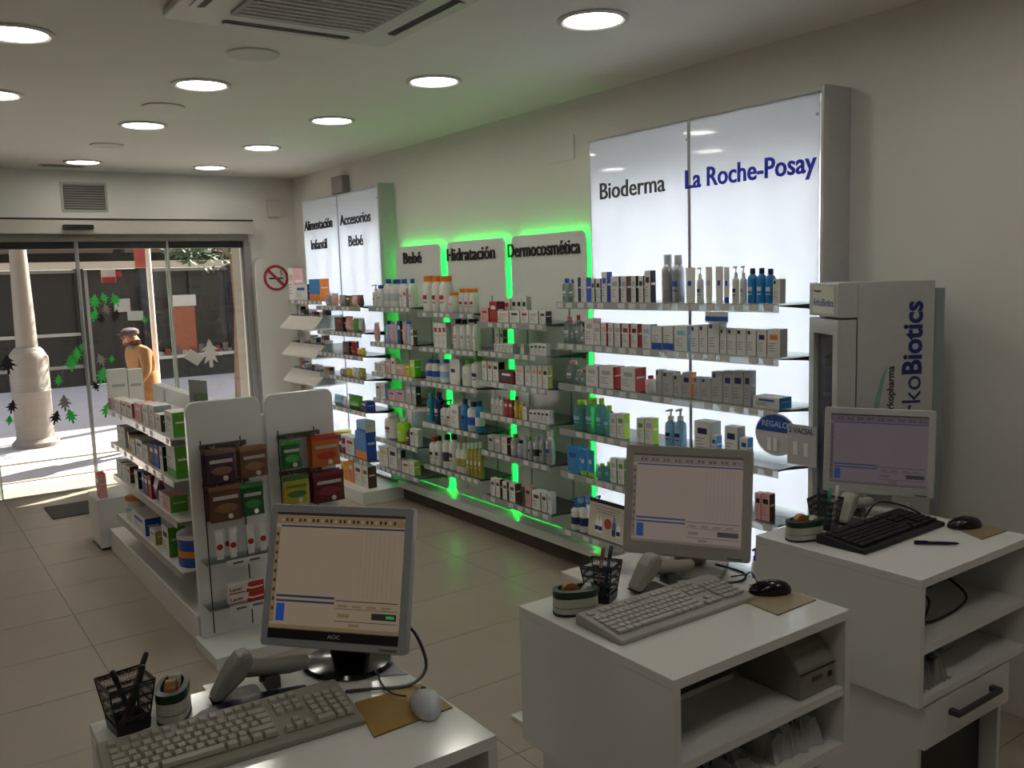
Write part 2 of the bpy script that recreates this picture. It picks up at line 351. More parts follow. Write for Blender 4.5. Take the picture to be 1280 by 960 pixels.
for nm, y0, y1, s, w, ty in (('baby care', 5.645, 6.33, 'Bebé', .28, 6.19), ('hydration', 4.82, 5.545, 'Hidratación', .61, 5.535), ('dermocosmetic', 4.0, 4.75, 'Dermocosmética', .73, 4.772)):
    t = thing('wall_display', 'rounded white %s panel edged with green light' % nm, 'display', (XW, y0, 0))
    obj('board', MB().prism(rrect(0, y1 - y0, .165, 2.0, .05, 5), 'x', -.06, -.045), WHITE, t, bevel=.003)
    text(s, w, .085, .008, 'lettering', BLK, t, (-.0615, ty - y0, 1.868), WX, WY, .011)
    for a, b in (((.03, .2), (.03, 1.96)), ((y1 - y0 - .03, .2), (y1 - y0 - .03, 1.96)), ((.05, 1.97), (y1 - y0 - .05, 1.97)), ((.05, .19), (y1 - y0 - .05, .19))):
        x0, x1 = min(a[0], b[0]) - .004, max(a[0], b[0]) + .004; z0, z1 = min(a[1], b[1]) - .004, max(a[1], b[1]) + .004
        obj('green_light_strip', MB().box(-.0445, -.0435, x0, x1, z0, z1), LEDG, t)
    for sx in (.16, y1 - y0 - .16):
        obj('shelf_track', MB().box(-.064, -.0605, sx - .006, sx + .006, .22, 1.62), METAL, t)
    for sx in (.16, y1 - y0 - .16):
        obj('standoff', MB().box(-.045, -.001, sx - .02, sx + .02, .9, .94), METAL, t)
# plinths under the displays
def plinth(label, x0, y0, y1, z, kick, zk=.1):
    t = thing('plinth', label, 'plinth', (XW, y0, 0)); d = XW - x0
    if zk: obj('kickboard', MB().box(-d + kick, -.001, 0, y1 - y0, 0, zk), mat('4a4038', .6), t)
    obj('platform', MB().box(-d, -.001, 0, y1 - y0, zk + (.001 if zk else 0), z), WHITE, t, bevel=.003)
plinth('long low white plinth with dark recessed kickboard', 3.25, 3.822, 6.236, .16, .05)
plinth('deep low white plinth under the baby food cartons', 2.94, 6.24, 8.0, .10, 0, 0)
plinth('low white plinth under the tall backlit display', 3.20, 2.25, 3.818, .16, .05)

# ------------------------------------------------------------------ goods
MESH = {}
def cached(key, fn, name, mats, smooth=False):
    if key not in MESH:
        me = fn().mesh(name, smooth)
        for m in mats: me.materials.append(m)
        MESH[key] = me
    return MESH[key]
def q(v, s=.004): return max(s, round(v / s) * s)
CATN = dict(C='carton', B='bottle', P='pump_bottle', T='tube', Y='spray_can', J='tin', G='bag')
CATC = dict(C='carton', B='bottle', P='bottle', T='tube', Y='can', J='tin', G='bag')
def put(o, par): o.parent = par; return o
def goods(kind, w, h, cols, label, loc, rz=0, group=None, d=None):
    """one article, front towards local -X; the body is the thing, cap, label and print are its parts"""
    w, h = q(w), q(h); c = cols.split(','); 
    if d is None: d = {'C': min(max(.035, .75 * w), .09), 'T': .3 * w}.get(kind, w)
    d = q(d); hw, hd = w / 2, d / 2
    def part(nm, key, fn, mats, par, smooth=False):
        o = bpy.data.objects.new(nm, cached((nm, kind, w, h, d) + key, fn, nm, mats, smooth)); COL.objects.link(o)
        if par is not None: o.parent = par
        return o
    if kind == 'C':
        o = part('carton', (c[0], c[1]), lambda: MB().box(-hd, hd, -hw, hw, 0, h, 0, 1), [pm(c[0]), pm(c[1])], None)
        def pr():
            b = MB()
            foot = 'foot' in label
            if foot: b.box(-hd - .0006, -hd, -hw, hw, 0, h * .28, 0)
            else: b.box(-hd - .0006, -hd, hw * .25, hw * .8, h * .80, h * .94, 0) if 'corner' in label else b.box(-hd - .0006, -hd, -hw * .6, hw * .6, h * .62, h * .80, 0)
            return b
        def pl():
            b = MB(); foot = 'foot' in label
            for k in range(4):
                z = h * (.2 + .09 * k) + (h * .12 if foot else 0); e = hw * (.75 - .13 * (k % 3))
                b.box(-hd - .0005, -hd, hw * .8 - 1.4 * e, hw * .8, z, z + max(.0015, h * .022), 0)
            return b
        part('logo_mark', (c[0], c[2], 'foot' in label, 'corner' in label), pr, [pm(c[2])], o)
        part('printed_lines', ('foot' in label,), pl, [mat('77777a', .6)], o)
        part('side_print', (c[1],), lambda: MB().box(-hd * .7, hd * .7, -hw - .0005, -hw, h * .55, h * .62), [pm('w' if c[1] not in 'wg' else 'g')], o)
    elif kind in 'BPY':
        r = hw; cap = {'B': .16, 'P': .30, 'Y': .2}[kind] * h; hb = h - cap
        K = 'metal' if kind == 'Y' else 'plastic'
        nk = .42 if kind != 'Y' else .52
        wide = kind == 'B' and ('wide' in label or 'orange cap' in label)
        o = part(CATN[kind], (c[0], wide), lambda: MB().lathe([(r*.90, 0), (r*.97, .004), (r*.97, hb*.80), (r*.88, hb*.90), (r*(.7 if wide else nk+.06), hb*.98), (r*(.7 if wide else nk), hb)], 14), [pm(c[0], K)], None, True)
        if kind == 'P':
            def pump():
                b = MB().lathe([(r*.5, hb), (r*.5, hb+cap*.35), (r*.16, hb+cap*.4), (r*.16, hb+cap*.78)], 10); b.lathe([(r*.3, hb+cap*.78), (r*.34, h-.002), (r*.2, h)], 10)
                b.box(-r*1.15, 0, -r*.14, r*.14, hb+cap*.80, hb+cap*.95); return b
            part('pump', (c[1],), pump, [pm(c[1], 'plastic')], o, True)
        else:
            rc = r * (.78 if wide else nk + .1)
            part('cap', (c[1], wide), lambda: MB().lathe([(rc, hb), (rc, h - cap*.12), (rc*.85, h)], 12), [pm(c[1], 'plastic')], o, True)
        full = 'label' in label
        def lb():
            if full: return MB().lathe([(r*.985, hb*.25), (r*.985, hb*.58)], 14)
            b = MB(); n = 6
            for z0, z1 in ((.42, .56), (.30, .33)):
                vs = [(-r*.99*math.cos(a), r*.99*math.sin(a), hb*z) for z in (z0, z1) for a in [(-.55 + 1.1*k/n) for k in range(n+1)]]
                b.add(vs, [(k, k+1, n+2+k, n+1+k) for k in range(n)])
            return b
        part('label', (c[2], full), lb, [pm(c[2])], o, True)
    elif kind == 'T':
        def body():
            b = MB(); n = 12; vs = []; L = [(0.16, 1, 1), (.5, 1, .8), (.8, 1.03, .4), (.96, 1.05, .06), (1, 1.05, .05)]
            for t, a, bb in L:
                for k in range(n):
                    an = 2*PI*k/n; vs.append((hd * bb * math.cos(an), hw * .93 * a * math.sin(an), h * t))
            fs = [(i*n+k, i*n+(k+1) % n, (i+1)*n+(k+1) % n, (i+1)*n+k) for i in range(4) for k in range(n)] + [tuple(range(4*n, 5*n)), tuple(reversed(range(n)))]
            return b.add(vs, fs)
        o = part('tube', (c[0],), body, [pm(c[0], 'plastic')], None, True)
        part('cap', (c[1],), lambda: MB().lathe([(1, 0), (1, h*.16)], 12, sx=hd*.95, sy=hw*.85), [pm(c[1], 'plastic')], o, True)
        part('label', (c[2],), lambda: MB().box(-hd*.86, -hd*.76, -hw*.35, hw*.35, h*.48, h*.62) if 'dot' not in label else MB().prism([(hw*.72*math.cos(k*PI/8), h*.42 + hw*.72*math.sin(k*PI/8)) for k in range(16)], 'x', -hd*1.03, -hd*.5), [pm(c[2])], o)
    elif kind == 'J':
        r = hw
        o = part('tin', (c[0],), lambda: MB().lathe([(r*.95, 0), (r*.97, .003), (r*.97, h*.84), (r*.94, h*.85)], 18), [pm(c[0], 'plastic')], None, True)
        part('lid', (c[1],), lambda: MB().lathe([(r, h*.85), (r, h*.98), (r*.95, h)], 18), [pm(c[1], 'plastic')], o, True)
        part('label', (c[2],), lambda: MB().lathe([(r*.98, h*.3), (r*.98, h*.5)], 18), [pm(c[2])], o, True)
    elif kind == 'G':
        o = pouch(w, h, min(.05, .45 * w), pm(c[0], 'plastic') if c[0] != 'g' else clear('c8c8c6', .5, .15), pm(c[1]))
    o.location = loc; o.rotation_euler = (0, 0, rz)
    tag(o, label, CATC[kind], group)
    return o
def pouch(w, h, t, m, m2, name='bag', seed=0):
    w, h, t = q(w), q(h), q(t); key = ('pouch', w, h, t, m.name, seed)
    def fn():
        rnd = random.Random(hash((w, h, seed)) % 1000 if seed else 3); b = MB(); nx, nz = 8, 9
        for s in (-1, 1):
            vs = []
            for j in range(nz + 1):
                for i in range(nx + 1):
                    u, v = i / nx * 2 - 1, j / nz
                    th = t / 2 * (max(0, 1 - u ** 4)) ** .5 * math.sin(PI * min(1, max(0, (v) / .92))) ** .55 * (1 - .35 * v) + .0008
                    if 0 < i < nx and 0 < j < nz: th *= 1 + rnd.uniform(-.16, .16)
                    vs.append((s * th, u * w / 2 * (1 - .03 * math.sin(v * PI)), v * h))
            fs = [(j*(nx+1)+i, j*(nx+1)+i+1, (j+1)*(nx+1)+i+1, (j+1)*(nx+1)+i) for j in range(nz) for i in range(nx)]
            b.add(vs, fs)
        return b
    o = bpy.data.objects.new(name, cached(key, fn, name, [m], True)); COL.objects.link(o)
    hd = bpy.data.objects.new('header_card', cached(('hc', w, h, m2.name), lambda: MB().box(-.0035, .0035, -w*.49, w*.49, h*.88, h), 'header_card', [m2])); COL.objects.link(hd); hd.parent = o
    return o

SHELVES=[
('bio1',3.0,1.6,2.343,3.81,'''
B 3.773 0.054 0.123 c,b,w 0 small clear bottle with blue cap
B 3.716 0.053 0.122 c,b,w 0 small clear bottle with blue cap
C 3.666 0.034 0.127 w,n,w 0 plain white carton with navy side
C 3.604 0.045 0.126 w,b,w 0 white carton with bright blue side
C 3.529 0.026 0.121 w,k,n 0 narrow white carton with black side
C 3.488 0.035 0.121 w,b,k 0 narrow white carton with blue side
C 3.440 0.041 0.153 w,b,b 0 tall carton with wide blue side
C 3.361 0.060 0.129 w,n,g 0 white carton with dark navy side
C 3.296 0.041 0.128 w,B,g 0 white carton with brown side
C 3.225 0.034 0.127 w,k,g 0 carton with black side and grey print
C 3.173 0.034 0.126 w,B,k 0 carton with brown side and black print
C 3.127 0.039 0.150 w,p,p 0 tall carton with dark purple side
Y 3.019 0.059 0.222 s,s,g 0 tall silver spray can
Y 2.952 0.059 0.219 s,s,b 0 tall silver spray can with blue mark
T 3.035 0.049 0.159 w,w,b 1 white squeeze tube with blue mark
T 2.857 0.061 0.159 w,w,b 0 wide white tube with blue emblem
P 2.803 0.032 0.159 w,w,b 0 slim white pump bottle
T 2.742 0.041 0.160 w,w,g 0 white squeeze tube with grey print
T 2.682 0.045 0.158 w,w,b 0 white squeeze tube with small blue emblem
T 2.639 0.033 0.157 w,b,b 0 white tube standing on blue cap
P 2.598 0.034 0.162 w,w,n 0 white pump bottle with navy mark
P 2.556 0.031 0.161 w,w,g 0 white pump bottle with grey mark
B 2.512 0.045 0.149 i,n,w 0 bright blue bottle with navy cap
B 2.464 0.044 0.148 i,n,w 0 bright blue bottle with navy cap
B 2.418 0.043 0.146 i,n,w 0 bright blue bottle with navy cap
C 2.371 0.037 0.101 w,g,n 0 short white carton with navy corner mark'''),
('bio2',3.0,1.378,2.343,3.81,'''
B 3.765 0.070 0.145 c,q,w 0 clear bottle with pink cap
B 3.712 0.031 0.124 c,q,w 0 slim clear bottle with pink cap
B 3.674 0.041 0.151 c,r,w 0 clear bottle with red cap
B 3.629 0.041 0.080 c,r,w 0 tiny clear bottle with red cap
C 3.566 0.071 0.138 w,q,g 0 pale carton with pink side
C 3.503 0.048 0.113 w,r,g 0 white carton with red side
C 3.453 0.038 0.115 w,r,q 0 white carton with red side and pink print
C 3.397 0.038 0.115 w,m,q 0 white carton with dark maroon side
C 3.348 0.043 0.116 w,m,g 0 white carton with maroon side and grey print
C 3.288 0.053 0.115 w,r,r 0 wide white carton with red side
C 3.225 0.050 0.115 w,r,m 0 white carton with red side and maroon print
C 3.139 0.059 0.115 w,l,l 0 pale carton with light blue side
C 3.069 0.068 0.109 w,g,b 0 white carton with blue foot band
C 2.993 0.065 0.111 w,g,b 0 white carton with blue foot band
C 2.912 0.082 0.117 w,l,l 0 wide white carton with pale blue print
C 2.825 0.046 0.122 w,g,n 0 white carton with navy corner mark
C 2.773 0.048 0.123 w,g,n 0 white carton with navy corner mark
C 2.712 0.063 0.136 w,g,b 0 tall white carton with blue corner mark
C 2.656 0.036 0.110 w,g,n 0 low white carton with navy corner mark
C 2.609 0.048 0.111 w,g,n 0 low white carton with navy corner mark
C 2.555 0.052 0.113 w,g,n 0 low white carton with navy corner mark
C 2.501 0.049 0.114 w,g,n 0 low white carton with navy corner mark
C 2.446 0.050 0.114 w,q,n 0 low white carton with pinkish side
C 2.384 0.062 0.115 w,g,o 0 low wide carton with orange print'''),
('bio3',3.0,1.158,2.343,3.81,'''
B 3.752 0.078 0.122 c,q,w 0 clear bottle with pink cap
B 3.681 0.045 0.077 c,q,w 0 small clear bottle with pink cap
B 3.633 0.045 0.080 c,r,w 0 small clear bottle with red cap
C 3.552 0.098 0.108 w,g,g 0 white carton with grey lettering
C 3.439 0.109 0.111 w,r,g 0 wide white carton with red side
C 3.275 0.103 0.115 w,r,g 0 wide white carton with red side
B 3.141 0.055 0.083 w,r,q 0 white bottle with red cap
C 3.059 0.039 0.121 g,g,n 0 grey carton with navy corner mark
C 2.999 0.069 0.118 g,g,n 0 wide grey carton with navy corner mark
C 2.935 0.052 0.105 g,g,n 0 low grey carton with navy corner mark
C 2.879 0.051 0.122 g,o,n 0 grey carton with orange side
C 2.812 0.038 0.104 g,g,b 0 low grey carton with blue corner mark
C 2.759 0.061 0.106 g,g,b 0 low wide grey carton with blue corner mark
C 2.693 0.063 0.137 g,g,b 0 grey carton with blue corner mark
C 2.632 0.048 0.145 g,g,n 0 tall grey carton with navy mark
C 2.575 0.060 0.149 g,g,n 0 tall grey carton with navy mark
C 2.523 0.037 0.150 g,s,n 0 tall grey carton with silver side
C 2.422 0.135 0.047 w,i,b 0 long flat carton with blue end'''),
('bio4',3.0,0.907,2.343,3.81,'''
B 3.696 0.098 0.160 a,L,l 0 aqua bottle with lime cap
B 3.595 0.087 0.180 a,L,l 0 aqua bottle with lime cap
B 3.513 0.059 0.188 a,L,l 0 slim aqua bottle with lime cap
B 3.452 0.058 0.157 a,L,l 0 small aqua bottle with lime cap
C 3.393 0.047 0.120 w,G,g 0 white carton with dark green side
C 3.337 0.054 0.129 w,L,G 0 white carton with lime side
C 3.190 0.053 0.122 w,G,G 0 white carton with green side and print
C 3.131 0.055 0.128 w,L,g 0 white carton with lime side and grey print
P 3.009 0.059 0.182 l,w,n 0 clear blue pump bottle
P 2.947 0.060 0.194 l,w,n 0 clear blue pump bottle
C 2.783 0.096 0.152 w,g,n 0 tall white carton with navy emblem
C 2.713 0.034 0.098 w,i,b 0 low carton with blue side and lettering
C 2.613 0.070 0.148 w,g,n 0 white carton with small navy emblem
C 2.542 0.043 0.107 w,i,b 0 white carton with strong blue side'''),
('bio5',3.0,0.667,2.343,3.81,'''
C 3.728 0.093 0.134 i,i,b 0 solid blue carton
T 3.645 0.059 0.134 i,L,w 0 blue tube on lime cap
T 3.583 0.060 0.143 i,L,w 0 blue tube on lime cap
B 3.512 0.053 0.078 a,L,l 0 small aqua bottle with lime cap
B 3.455 0.052 0.096 a,L,l 0 small aqua bottle with lime cap
C 3.397 0.049 0.127 w,G,g 0 white carton with green side
C 3.340 0.048 0.131 w,G,G 0 white carton with green side and print
C 2.968 0.082 0.133 w,g,n 0 plain white carton
C 2.862 0.078 0.150 w,g,b 0 plain white carton with blue print
C 2.710 0.074 0.156 w,g,n 0 low plain white carton
C 2.465 0.033 0.117 q,B,k 0 pinkish brown carton
C 2.424 0.043 0.122 q,B,k 0 pinkish brown carton'''),
('bio6',3.0,0.34,2.343,3.81,'''
P 3.745 0.069 0.176 w,b,n 0 white pump bottle with blue label
P 3.673 0.064 0.199 w,b,n 0 white pump bottle with blue label
P 3.745 0.068 0.168 w,b,n 1 white pump bottle with blue label
P 3.673 0.056 0.182 w,b,n 1 white pump bottle with blue label
P 2.492 0.034 0.187 w,b,i 0 white pump bottle with blue pump
P 2.453 0.033 0.196 w,b,i 0 white pump bottle with blue pump'''),
('beb1',3.11,1.545,5.65,6.315,'''
P 6.275 0.060 0.166 w,w,g 0 slim white baby pump bottle
B 6.190 0.082 0.165 w,b,g 0 white bottle with wide blue cap
B 6.082 0.084 0.207 w,b,s 0 white bottle with blue cap and round label
B 5.977 0.111 0.205 w,b,s 0 white bottle with blue cap and round label
B 5.837 0.086 0.205 w,b,g 0 tall white bottle with blue cap
C 5.765 0.048 0.137 w,g,r 0 white carton with grey side
B 5.693 0.066 0.203 w,b,q 0 white bottle with blue cap and pink mark'''),
('hid1',3.11,1.515,4.82,5.54,'''
B 5.481 0.099 0.252 w,o,r 0 white bottle with orange cap
B 5.359 0.086 0.249 w,o,r 0 white bottle with orange cap
B 5.255 0.104 0.247 w,o,r 0 white bottle with orange cap
B 5.140 0.082 0.137 w,o,q 0 small white bottle with orange cap
B 5.009 0.062 0.160 w,o,r 0 short white bottle with orange cap
B 4.943 0.061 0.160 w,o,r 0 short white bottle with orange cap
B 4.877 0.064 0.159 w,o,r 0 short white bottle with orange cap'''),
('der1',3.06,1.47,4.0,4.7,'''
C 4.642 0.087 0.085 q,r,r 0 pinkish carton with red print
C 4.545 0.080 0.125 r,m,w 0 tall red carton
C 4.440 0.117 0.068 w,r,q 0 flat white carton with pink band
C 4.321 0.105 0.072 w,g,k 0 flat white carton with black print
C 4.564 0.100 0.141 w,g,r 1 white carton with red print
C 4.477 0.051 0.148 w,g,k 1 narrow carton with black top band
C 4.423 0.050 0.148 w,g,k 1 narrow carton with black top band
C 4.370 0.049 0.148 w,g,k 1 narrow carton with black top band
C 4.221 0.080 0.071 w,g,r 0 white carton with small red mark
C 4.130 0.089 0.073 w,O,g 0 cream carton with olive side
C 4.046 0.059 0.074 w,k,k 0 white carton with big black mark'''),
('beb2',3.11,1.273,5.65,6.315,'''
G 6.267 0.077 0.149 q,w 0 pink clear bag of baby items
B 6.086 0.064 0.164 l,n,w 0 pale bottle with navy cap
G 6.002 0.076 0.157 q,b 0 pink and blue bag
G 5.930 0.058 0.169 l,w 0 pale blue clear bag
C 5.874 0.049 0.168 n,k,w 0 dark navy carton
G 5.805 0.063 0.166 q,l 0 pink bag with blue header
G 5.741 0.058 0.166 l,b 0 light blue bag
C 5.681 0.042 0.109 w,B,r 0 white carton with brown side'''),
('hid2',3.11,1.271,4.82,5.54,'''
C 5.338 0.055 0.172 w,g,r 0 white carton with red dots
C 5.280 0.051 0.173 w,g,r 0 white carton with red dots
C 5.225 0.051 0.175 w,g,r 0 white carton with red dots
B 5.098 0.080 0.198 w,k,g 0 white bottle with black cap
B 5.012 0.067 0.200 w,k,g 0 white bottle with black cap
B 4.932 0.077 0.214 w,k,g 0 white bottle with black cap
B 4.858 0.056 0.208 w,k,s 0 slim white bottle with black cap'''),
('der2',3.06,1.288,4.0,4.7,'''
C 4.669 0.043 0.124 w,G,g 1 carton with green side
C 4.624 0.032 0.123 w,G,k 1 narrow carton with green side
C 4.529 0.038 0.049 w,g,g 0 small low white carton
C 4.487 0.038 0.050 w,g,g 0 small low white carton
C 4.447 0.037 0.051 w,g,g 0 small low white carton
C 4.407 0.037 0.052 w,g,g 0 small low white carton
C 4.367 0.036 0.051 w,g,g 0 small low white carton
C 4.251 0.031 0.056 w,g,q 0 small low white carton with pink mark
C 4.156 0.039 0.066 w,g,k 0 low carton with black mark
C 4.116 0.036 0.068 w,g,k 0 low carton with black mark
C 4.077 0.035 0.069 w,g,k 0 low carton with black mark
C 4.041 0.032 0.069 w,g,k 0 low carton with black mark'''),
('beb3',3.11,1.039,5.65,6.315,'''
C 6.264 0.083 0.064 w,G,q 0 white carton with pink print
C 6.169 0.080 0.083 w,g,g 0 white carton with grey print
C 6.077 0.079 0.099 q,g,w 0 pink carton
C 5.996 0.059 0.122 w,g,r 0 tall white carton with red print
C 5.891 0.132 0.070 q,w,w 0 low pale pink carton
C 5.779 0.072 0.072 y,O,G 0 small yellow carton
C 5.695 0.070 0.120 L,G,w 0 lime green carton'''),
('hid3',3.11,1.027,4.82,5.54,'''
B 5.490 0.080 0.149 w,b,b 0 white bottle with blue label and cap
B 5.405 0.078 0.154 w,b,b 0 white bottle with blue label and cap
B 5.290 0.119 0.159 w,b,l 0 white bottle with pale blue label
T 5.137 0.134 0.171 w,w,n 0 large white tube with navy mark
B 4.996 0.109 0.175 w,G,w 0 white bottle with pale green cap
B 4.882 0.103 0.205 w,G,n 0 tall white bottle with pale green cap'''),
('der3',3.06,1.1,4.0,4.7,'''
C 4.664 0.053 0.119 w,G,g 0 slim carton with green side
C 4.605 0.050 0.122 w,q,r 0 slim carton with red print
C 4.541 0.063 0.121 w,k,k 0 slim carton with dark side
C 4.428 0.149 0.072 m,r,w 0 low dark red carton
C 4.287 0.086 0.118 w,B,q 0 pale carton with brown side
C 4.202 0.061 0.121 w,g,g 0 pale carton with grey print
C 4.140 0.052 0.123 w,g,q 0 pale carton with pink print
C 4.087 0.042 0.124 w,o,o 0 pale carton with orange side
C 4.035 0.050 0.125 w,O,k 0 pale carton with olive side'''),
('beb4',3.11,0.833,5.65,6.315,'''
C 6.268 0.073 0.111 w,l,r 0 white carton with pale blue side
C 6.185 0.072 0.121 w,l,q 0 white carton with pink picture
C 6.038 0.121 0.073 q,l,b 0 pink and blue carton
C 5.909 0.116 0.088 q,w,b 0 pink carton with white side
C 5.770 0.081 0.133 g,g,w 0 grey carton
C 5.690 0.061 0.136 g,k,w 0 grey carton with black side'''),
('hid4',3.11,0.729,4.82,5.54,'''
B 5.497 0.067 0.210 t,t,w 0 slim teal bottle
B 5.389 0.072 0.220 n,n,w 0 slim navy bottle
P 5.309 0.081 0.174 w,k,g 0 white pump bottle with black pump
P 5.228 0.066 0.183 w,k,r 0 white pump bottle with red mark
C 5.134 0.105 0.155 w,g,g 0 white carton with grey print
B 5.039 0.064 0.204 i,n,n 0 blue bottle with navy cap
B 4.955 0.092 0.193 w,n,b 0 white bottle with blue label
B 4.865 0.069 0.210 i,n,w 0 blue bottle with white label'''),
('der4',3.06,0.893,4.0,4.7,'''
B 4.596 0.048 0.125 w,w,g 0 slim white bottle
B 4.546 0.042 0.121 w,w,g 0 slim white bottle
B 4.499 0.041 0.118 w,w,g 0 slim white bottle
C 4.441 0.042 0.096 r,m,w 0 bright red carton
C 4.393 0.043 0.099 r,m,w 0 bright red carton
B 4.348 0.034 0.129 y,k,w 0 yellow bottle with black cap
B 4.299 0.048 0.101 y,w,O 0 yellow bottle with pale cap
C 4.247 0.045 0.077 w,g,g 0 white carton with grey print
C 4.184 0.036 0.065 w,g,k 0 small white carton with black mark
C 4.145 0.036 0.068 w,g,k 0 small white carton with black mark
C 4.106 0.035 0.071 w,g,k 0 small white carton with black mark
C 4.069 0.034 0.074 w,g,k 0 small white carton with black mark
C 4.029 0.038 0.077 w,g,k 0 small white carton with black mark'''),
('beb5',3.11,0.52,5.65,6.315,'''
B 6.167 0.148 0.196 w,w,r 0 white bottle with red mark
B 5.969 0.114 0.181 L,w,w 0 pale green bottle with white cap
B 5.832 0.078 0.115 B,k,w 0 small brown bottle
C 5.750 0.054 0.126 w,g,k 0 slim white carton with black print
C 5.686 0.053 0.130 w,g,g 0 slim white carton with grey print'''),
('hid5',3.11,0.421,4.82,5.54,'''
B 5.489 0.082 0.192 w,r,k 0 white bottle with red cap
B 5.407 0.068 0.212 w,k,k 0 white bottle with black cap
B 5.304 0.078 0.237 w,k,p 0 white bottle with purple label
B 5.217 0.083 0.251 w,p,p 0 white bottle with purple cap
B 5.127 0.055 0.199 w,w,O 0 white bottle with olive label
B 5.063 0.060 0.210 w,w,O 0 white bottle with olive label
B 4.998 0.044 0.218 O,w,w 0 olive bottle with white cap
B 4.948 0.043 0.226 O,w,w 0 olive bottle with white cap
B 4.899 0.042 0.235 O,w,w 0 olive bottle with white cap
B 4.851 0.041 0.243 O,w,w 0 olive bottle with white cap'''),
('der5',3.06,0.653,4.0,4.7,'''
C 4.624 0.065 0.094 g,g,k 0 grey carton with black print
C 4.548 0.068 0.101 g,g,w 0 grey carton with white print
C 4.473 0.059 0.104 w,B,q 0 pale carton with brown side
B 4.393 0.065 0.131 g,G,w 0 grey bottle with green cap
B 4.326 0.046 0.100 s,k,w 0 small silver bottle with black cap
B 4.268 0.041 0.135 s,s,g 0 silver bottle
B 4.219 0.033 0.134 s,G,k 0 slim silver bottle with green cap
B 4.165 0.052 0.149 s,s,k 0 silver bottle with black label
B 4.106 0.043 0.165 g,s,k 0 grey bottle with silver cap
Y 4.041 0.061 0.200 s,w,b 0 tall silver spray can with white cap'''),
('beb6',3.11,0.292,5.65,6.315,'''
C 6.231 0.149 0.154 w,g,y 0 white carton with yellow picture
C 6.074 0.137 0.166 w,g,p 0 white carton with purple picture
C 5.964 0.056 0.164 g,k,w 0 narrow grey carton
C 5.872 0.110 0.090 w,g,r 0 small white carton with red print
C 5.770 0.067 0.106 w,O,q 0 small white carton with olive side'''),
('der6',3.06,0.36,4.0,4.7,'''
C 4.616 0.047 0.114 w,B,B 0 white carton with brown window
C 4.561 0.046 0.116 w,B,B 0 white carton with brown window
C 4.484 0.050 0.112 w,B,B 0 white carton with brown window
C 4.404 0.064 0.115 w,B,B 0 wide white carton with brown window
C 4.238 0.056 0.129 q,w,B 0 pale pink carton with brown print
C 4.156 0.081 0.113 w,g,B 0 low white carton with brown picture
C 4.079 0.053 0.116 w,g,B 0 low white carton with brown square
C 4.027 0.035 0.130 w,g,g 0 plain low white carton'''),
('lefR1',3.04,1.548,6.33,7.17,'''
G 6.998 0.105 0.100 g,w 0 clear bag of pacifiers
G 6.869 0.118 0.106 q,w 0 clear bag with pinkish items
G 6.715 0.125 0.088 g,b 0 clear bag with blue header
C 6.581 0.092 0.084 B,O,w 0 brown carton
G 6.481 0.086 0.088 q,r 0 small bag with pink items
G 6.385 0.091 0.088 B,k 0 dark clear bag'''),
('lefR2',3.04,1.343,6.33,7.17,'''
C 6.782 0.154 0.113 B,k,r 0 dark brown carton
G 6.617 0.123 0.125 q,r 0 pink bag
G 6.489 0.094 0.113 G,w 0 green tinted bag
G 6.386 0.092 0.115 g,w 0 clear bag with white header'''),
('lefR3',3.04,1.159,6.33,7.17,'''
C 6.665 0.116 0.099 B,k,B 0 dark brown carton
G 6.545 0.087 0.107 r,q 0 red tinted bag
G 6.436 0.062 0.058 y,w 0 yellow clear pack
G 6.370 0.061 0.063 y,O 0 yellow pack with olive print'''),
('lefR4',3.04,0.974,6.33,7.17,'''
G 6.660 0.102 0.073 y,w 0 pale yellow pack
G 6.549 0.096 0.081 w,y 0 cream coloured pack
G 6.429 0.115 0.085 O,G 0 olive green pack
G 6.783 0.118 0.058 g,w 0 pale clear pack'''),
('lefR5',3.04,0.716,6.33,7.17,'''
G 6.903 0.184 0.090 l,w 0 lilac blue clear bag
G 6.758 0.070 0.083 w,g 0 small white clear bag
G 6.582 0.256 0.111 G,B 0 dark green mixed bag
C 6.390 0.100 0.078 n,b,w 0 navy carton'''),
('lefR6',3.04,0.323,6.33,7.17,'''
J 6.990 0.151 0.157 b,y,w 0 blue powder can with golden lid
J 6.848 0.103 0.143 r,w,w 0 red powder can with white lid
C 6.694 0.167 0.146 w,l,r 0 white carton with pale blue side
C 6.481 0.202 0.221 i,b,o 0 blue carton with orange foot
C 6.463 0.165 0.309 l,w,b 2 pale blue carton'''),
('lefR7',3.02,0.1,6.33,7.17,'''
C 6.817 0.063 0.137 y,w,o 0 yellow cereal carton
C 6.750 0.062 0.155 o,w,y 0 orange cereal carton
C 6.656 0.107 0.182 o,B,w 0 orange cereal carton with brown side
C 6.521 0.139 0.216 w,o,B 0 white cereal carton with brown picture
C 6.391 0.102 0.182 w,B,B 0 low white cereal carton'''),
('lefL1',3.1,1.59,7.2,7.96,'''
C 7.903 0.130 0.292 w,q,q 0 tall white carton with pink picture
C 7.687 0.296 0.141 w,b,b 0 wide white carton with blue marks
C 7.374 0.233 0.184 i,o,o 0 blue carton with orange foot'''),
('gon1',1.1,1.01,4.47,5.93,'''
C 5.805 0.100 0.071 w,r,g 0 slim white carton with red side
C 5.701 0.097 0.072 w,r,q 0 slim white carton with pink print
C 5.572 0.121 0.079 w,q,r 0 white carton with pink side
C 5.423 0.136 0.085 w,r,r 0 white carton with red print
C 5.208 0.165 0.099 q,r,w 0 pale pink carton with red side
C 5.044 0.126 0.114 w,g,g 0 white carton with grey side
C 4.905 0.120 0.121 w,g,q 0 white carton with pink mark
C 4.774 0.110 0.089 w,k,g 0 white carton with black side
C 4.560 0.147 0.123 w,G,g 0 white carton with dark green side'''),
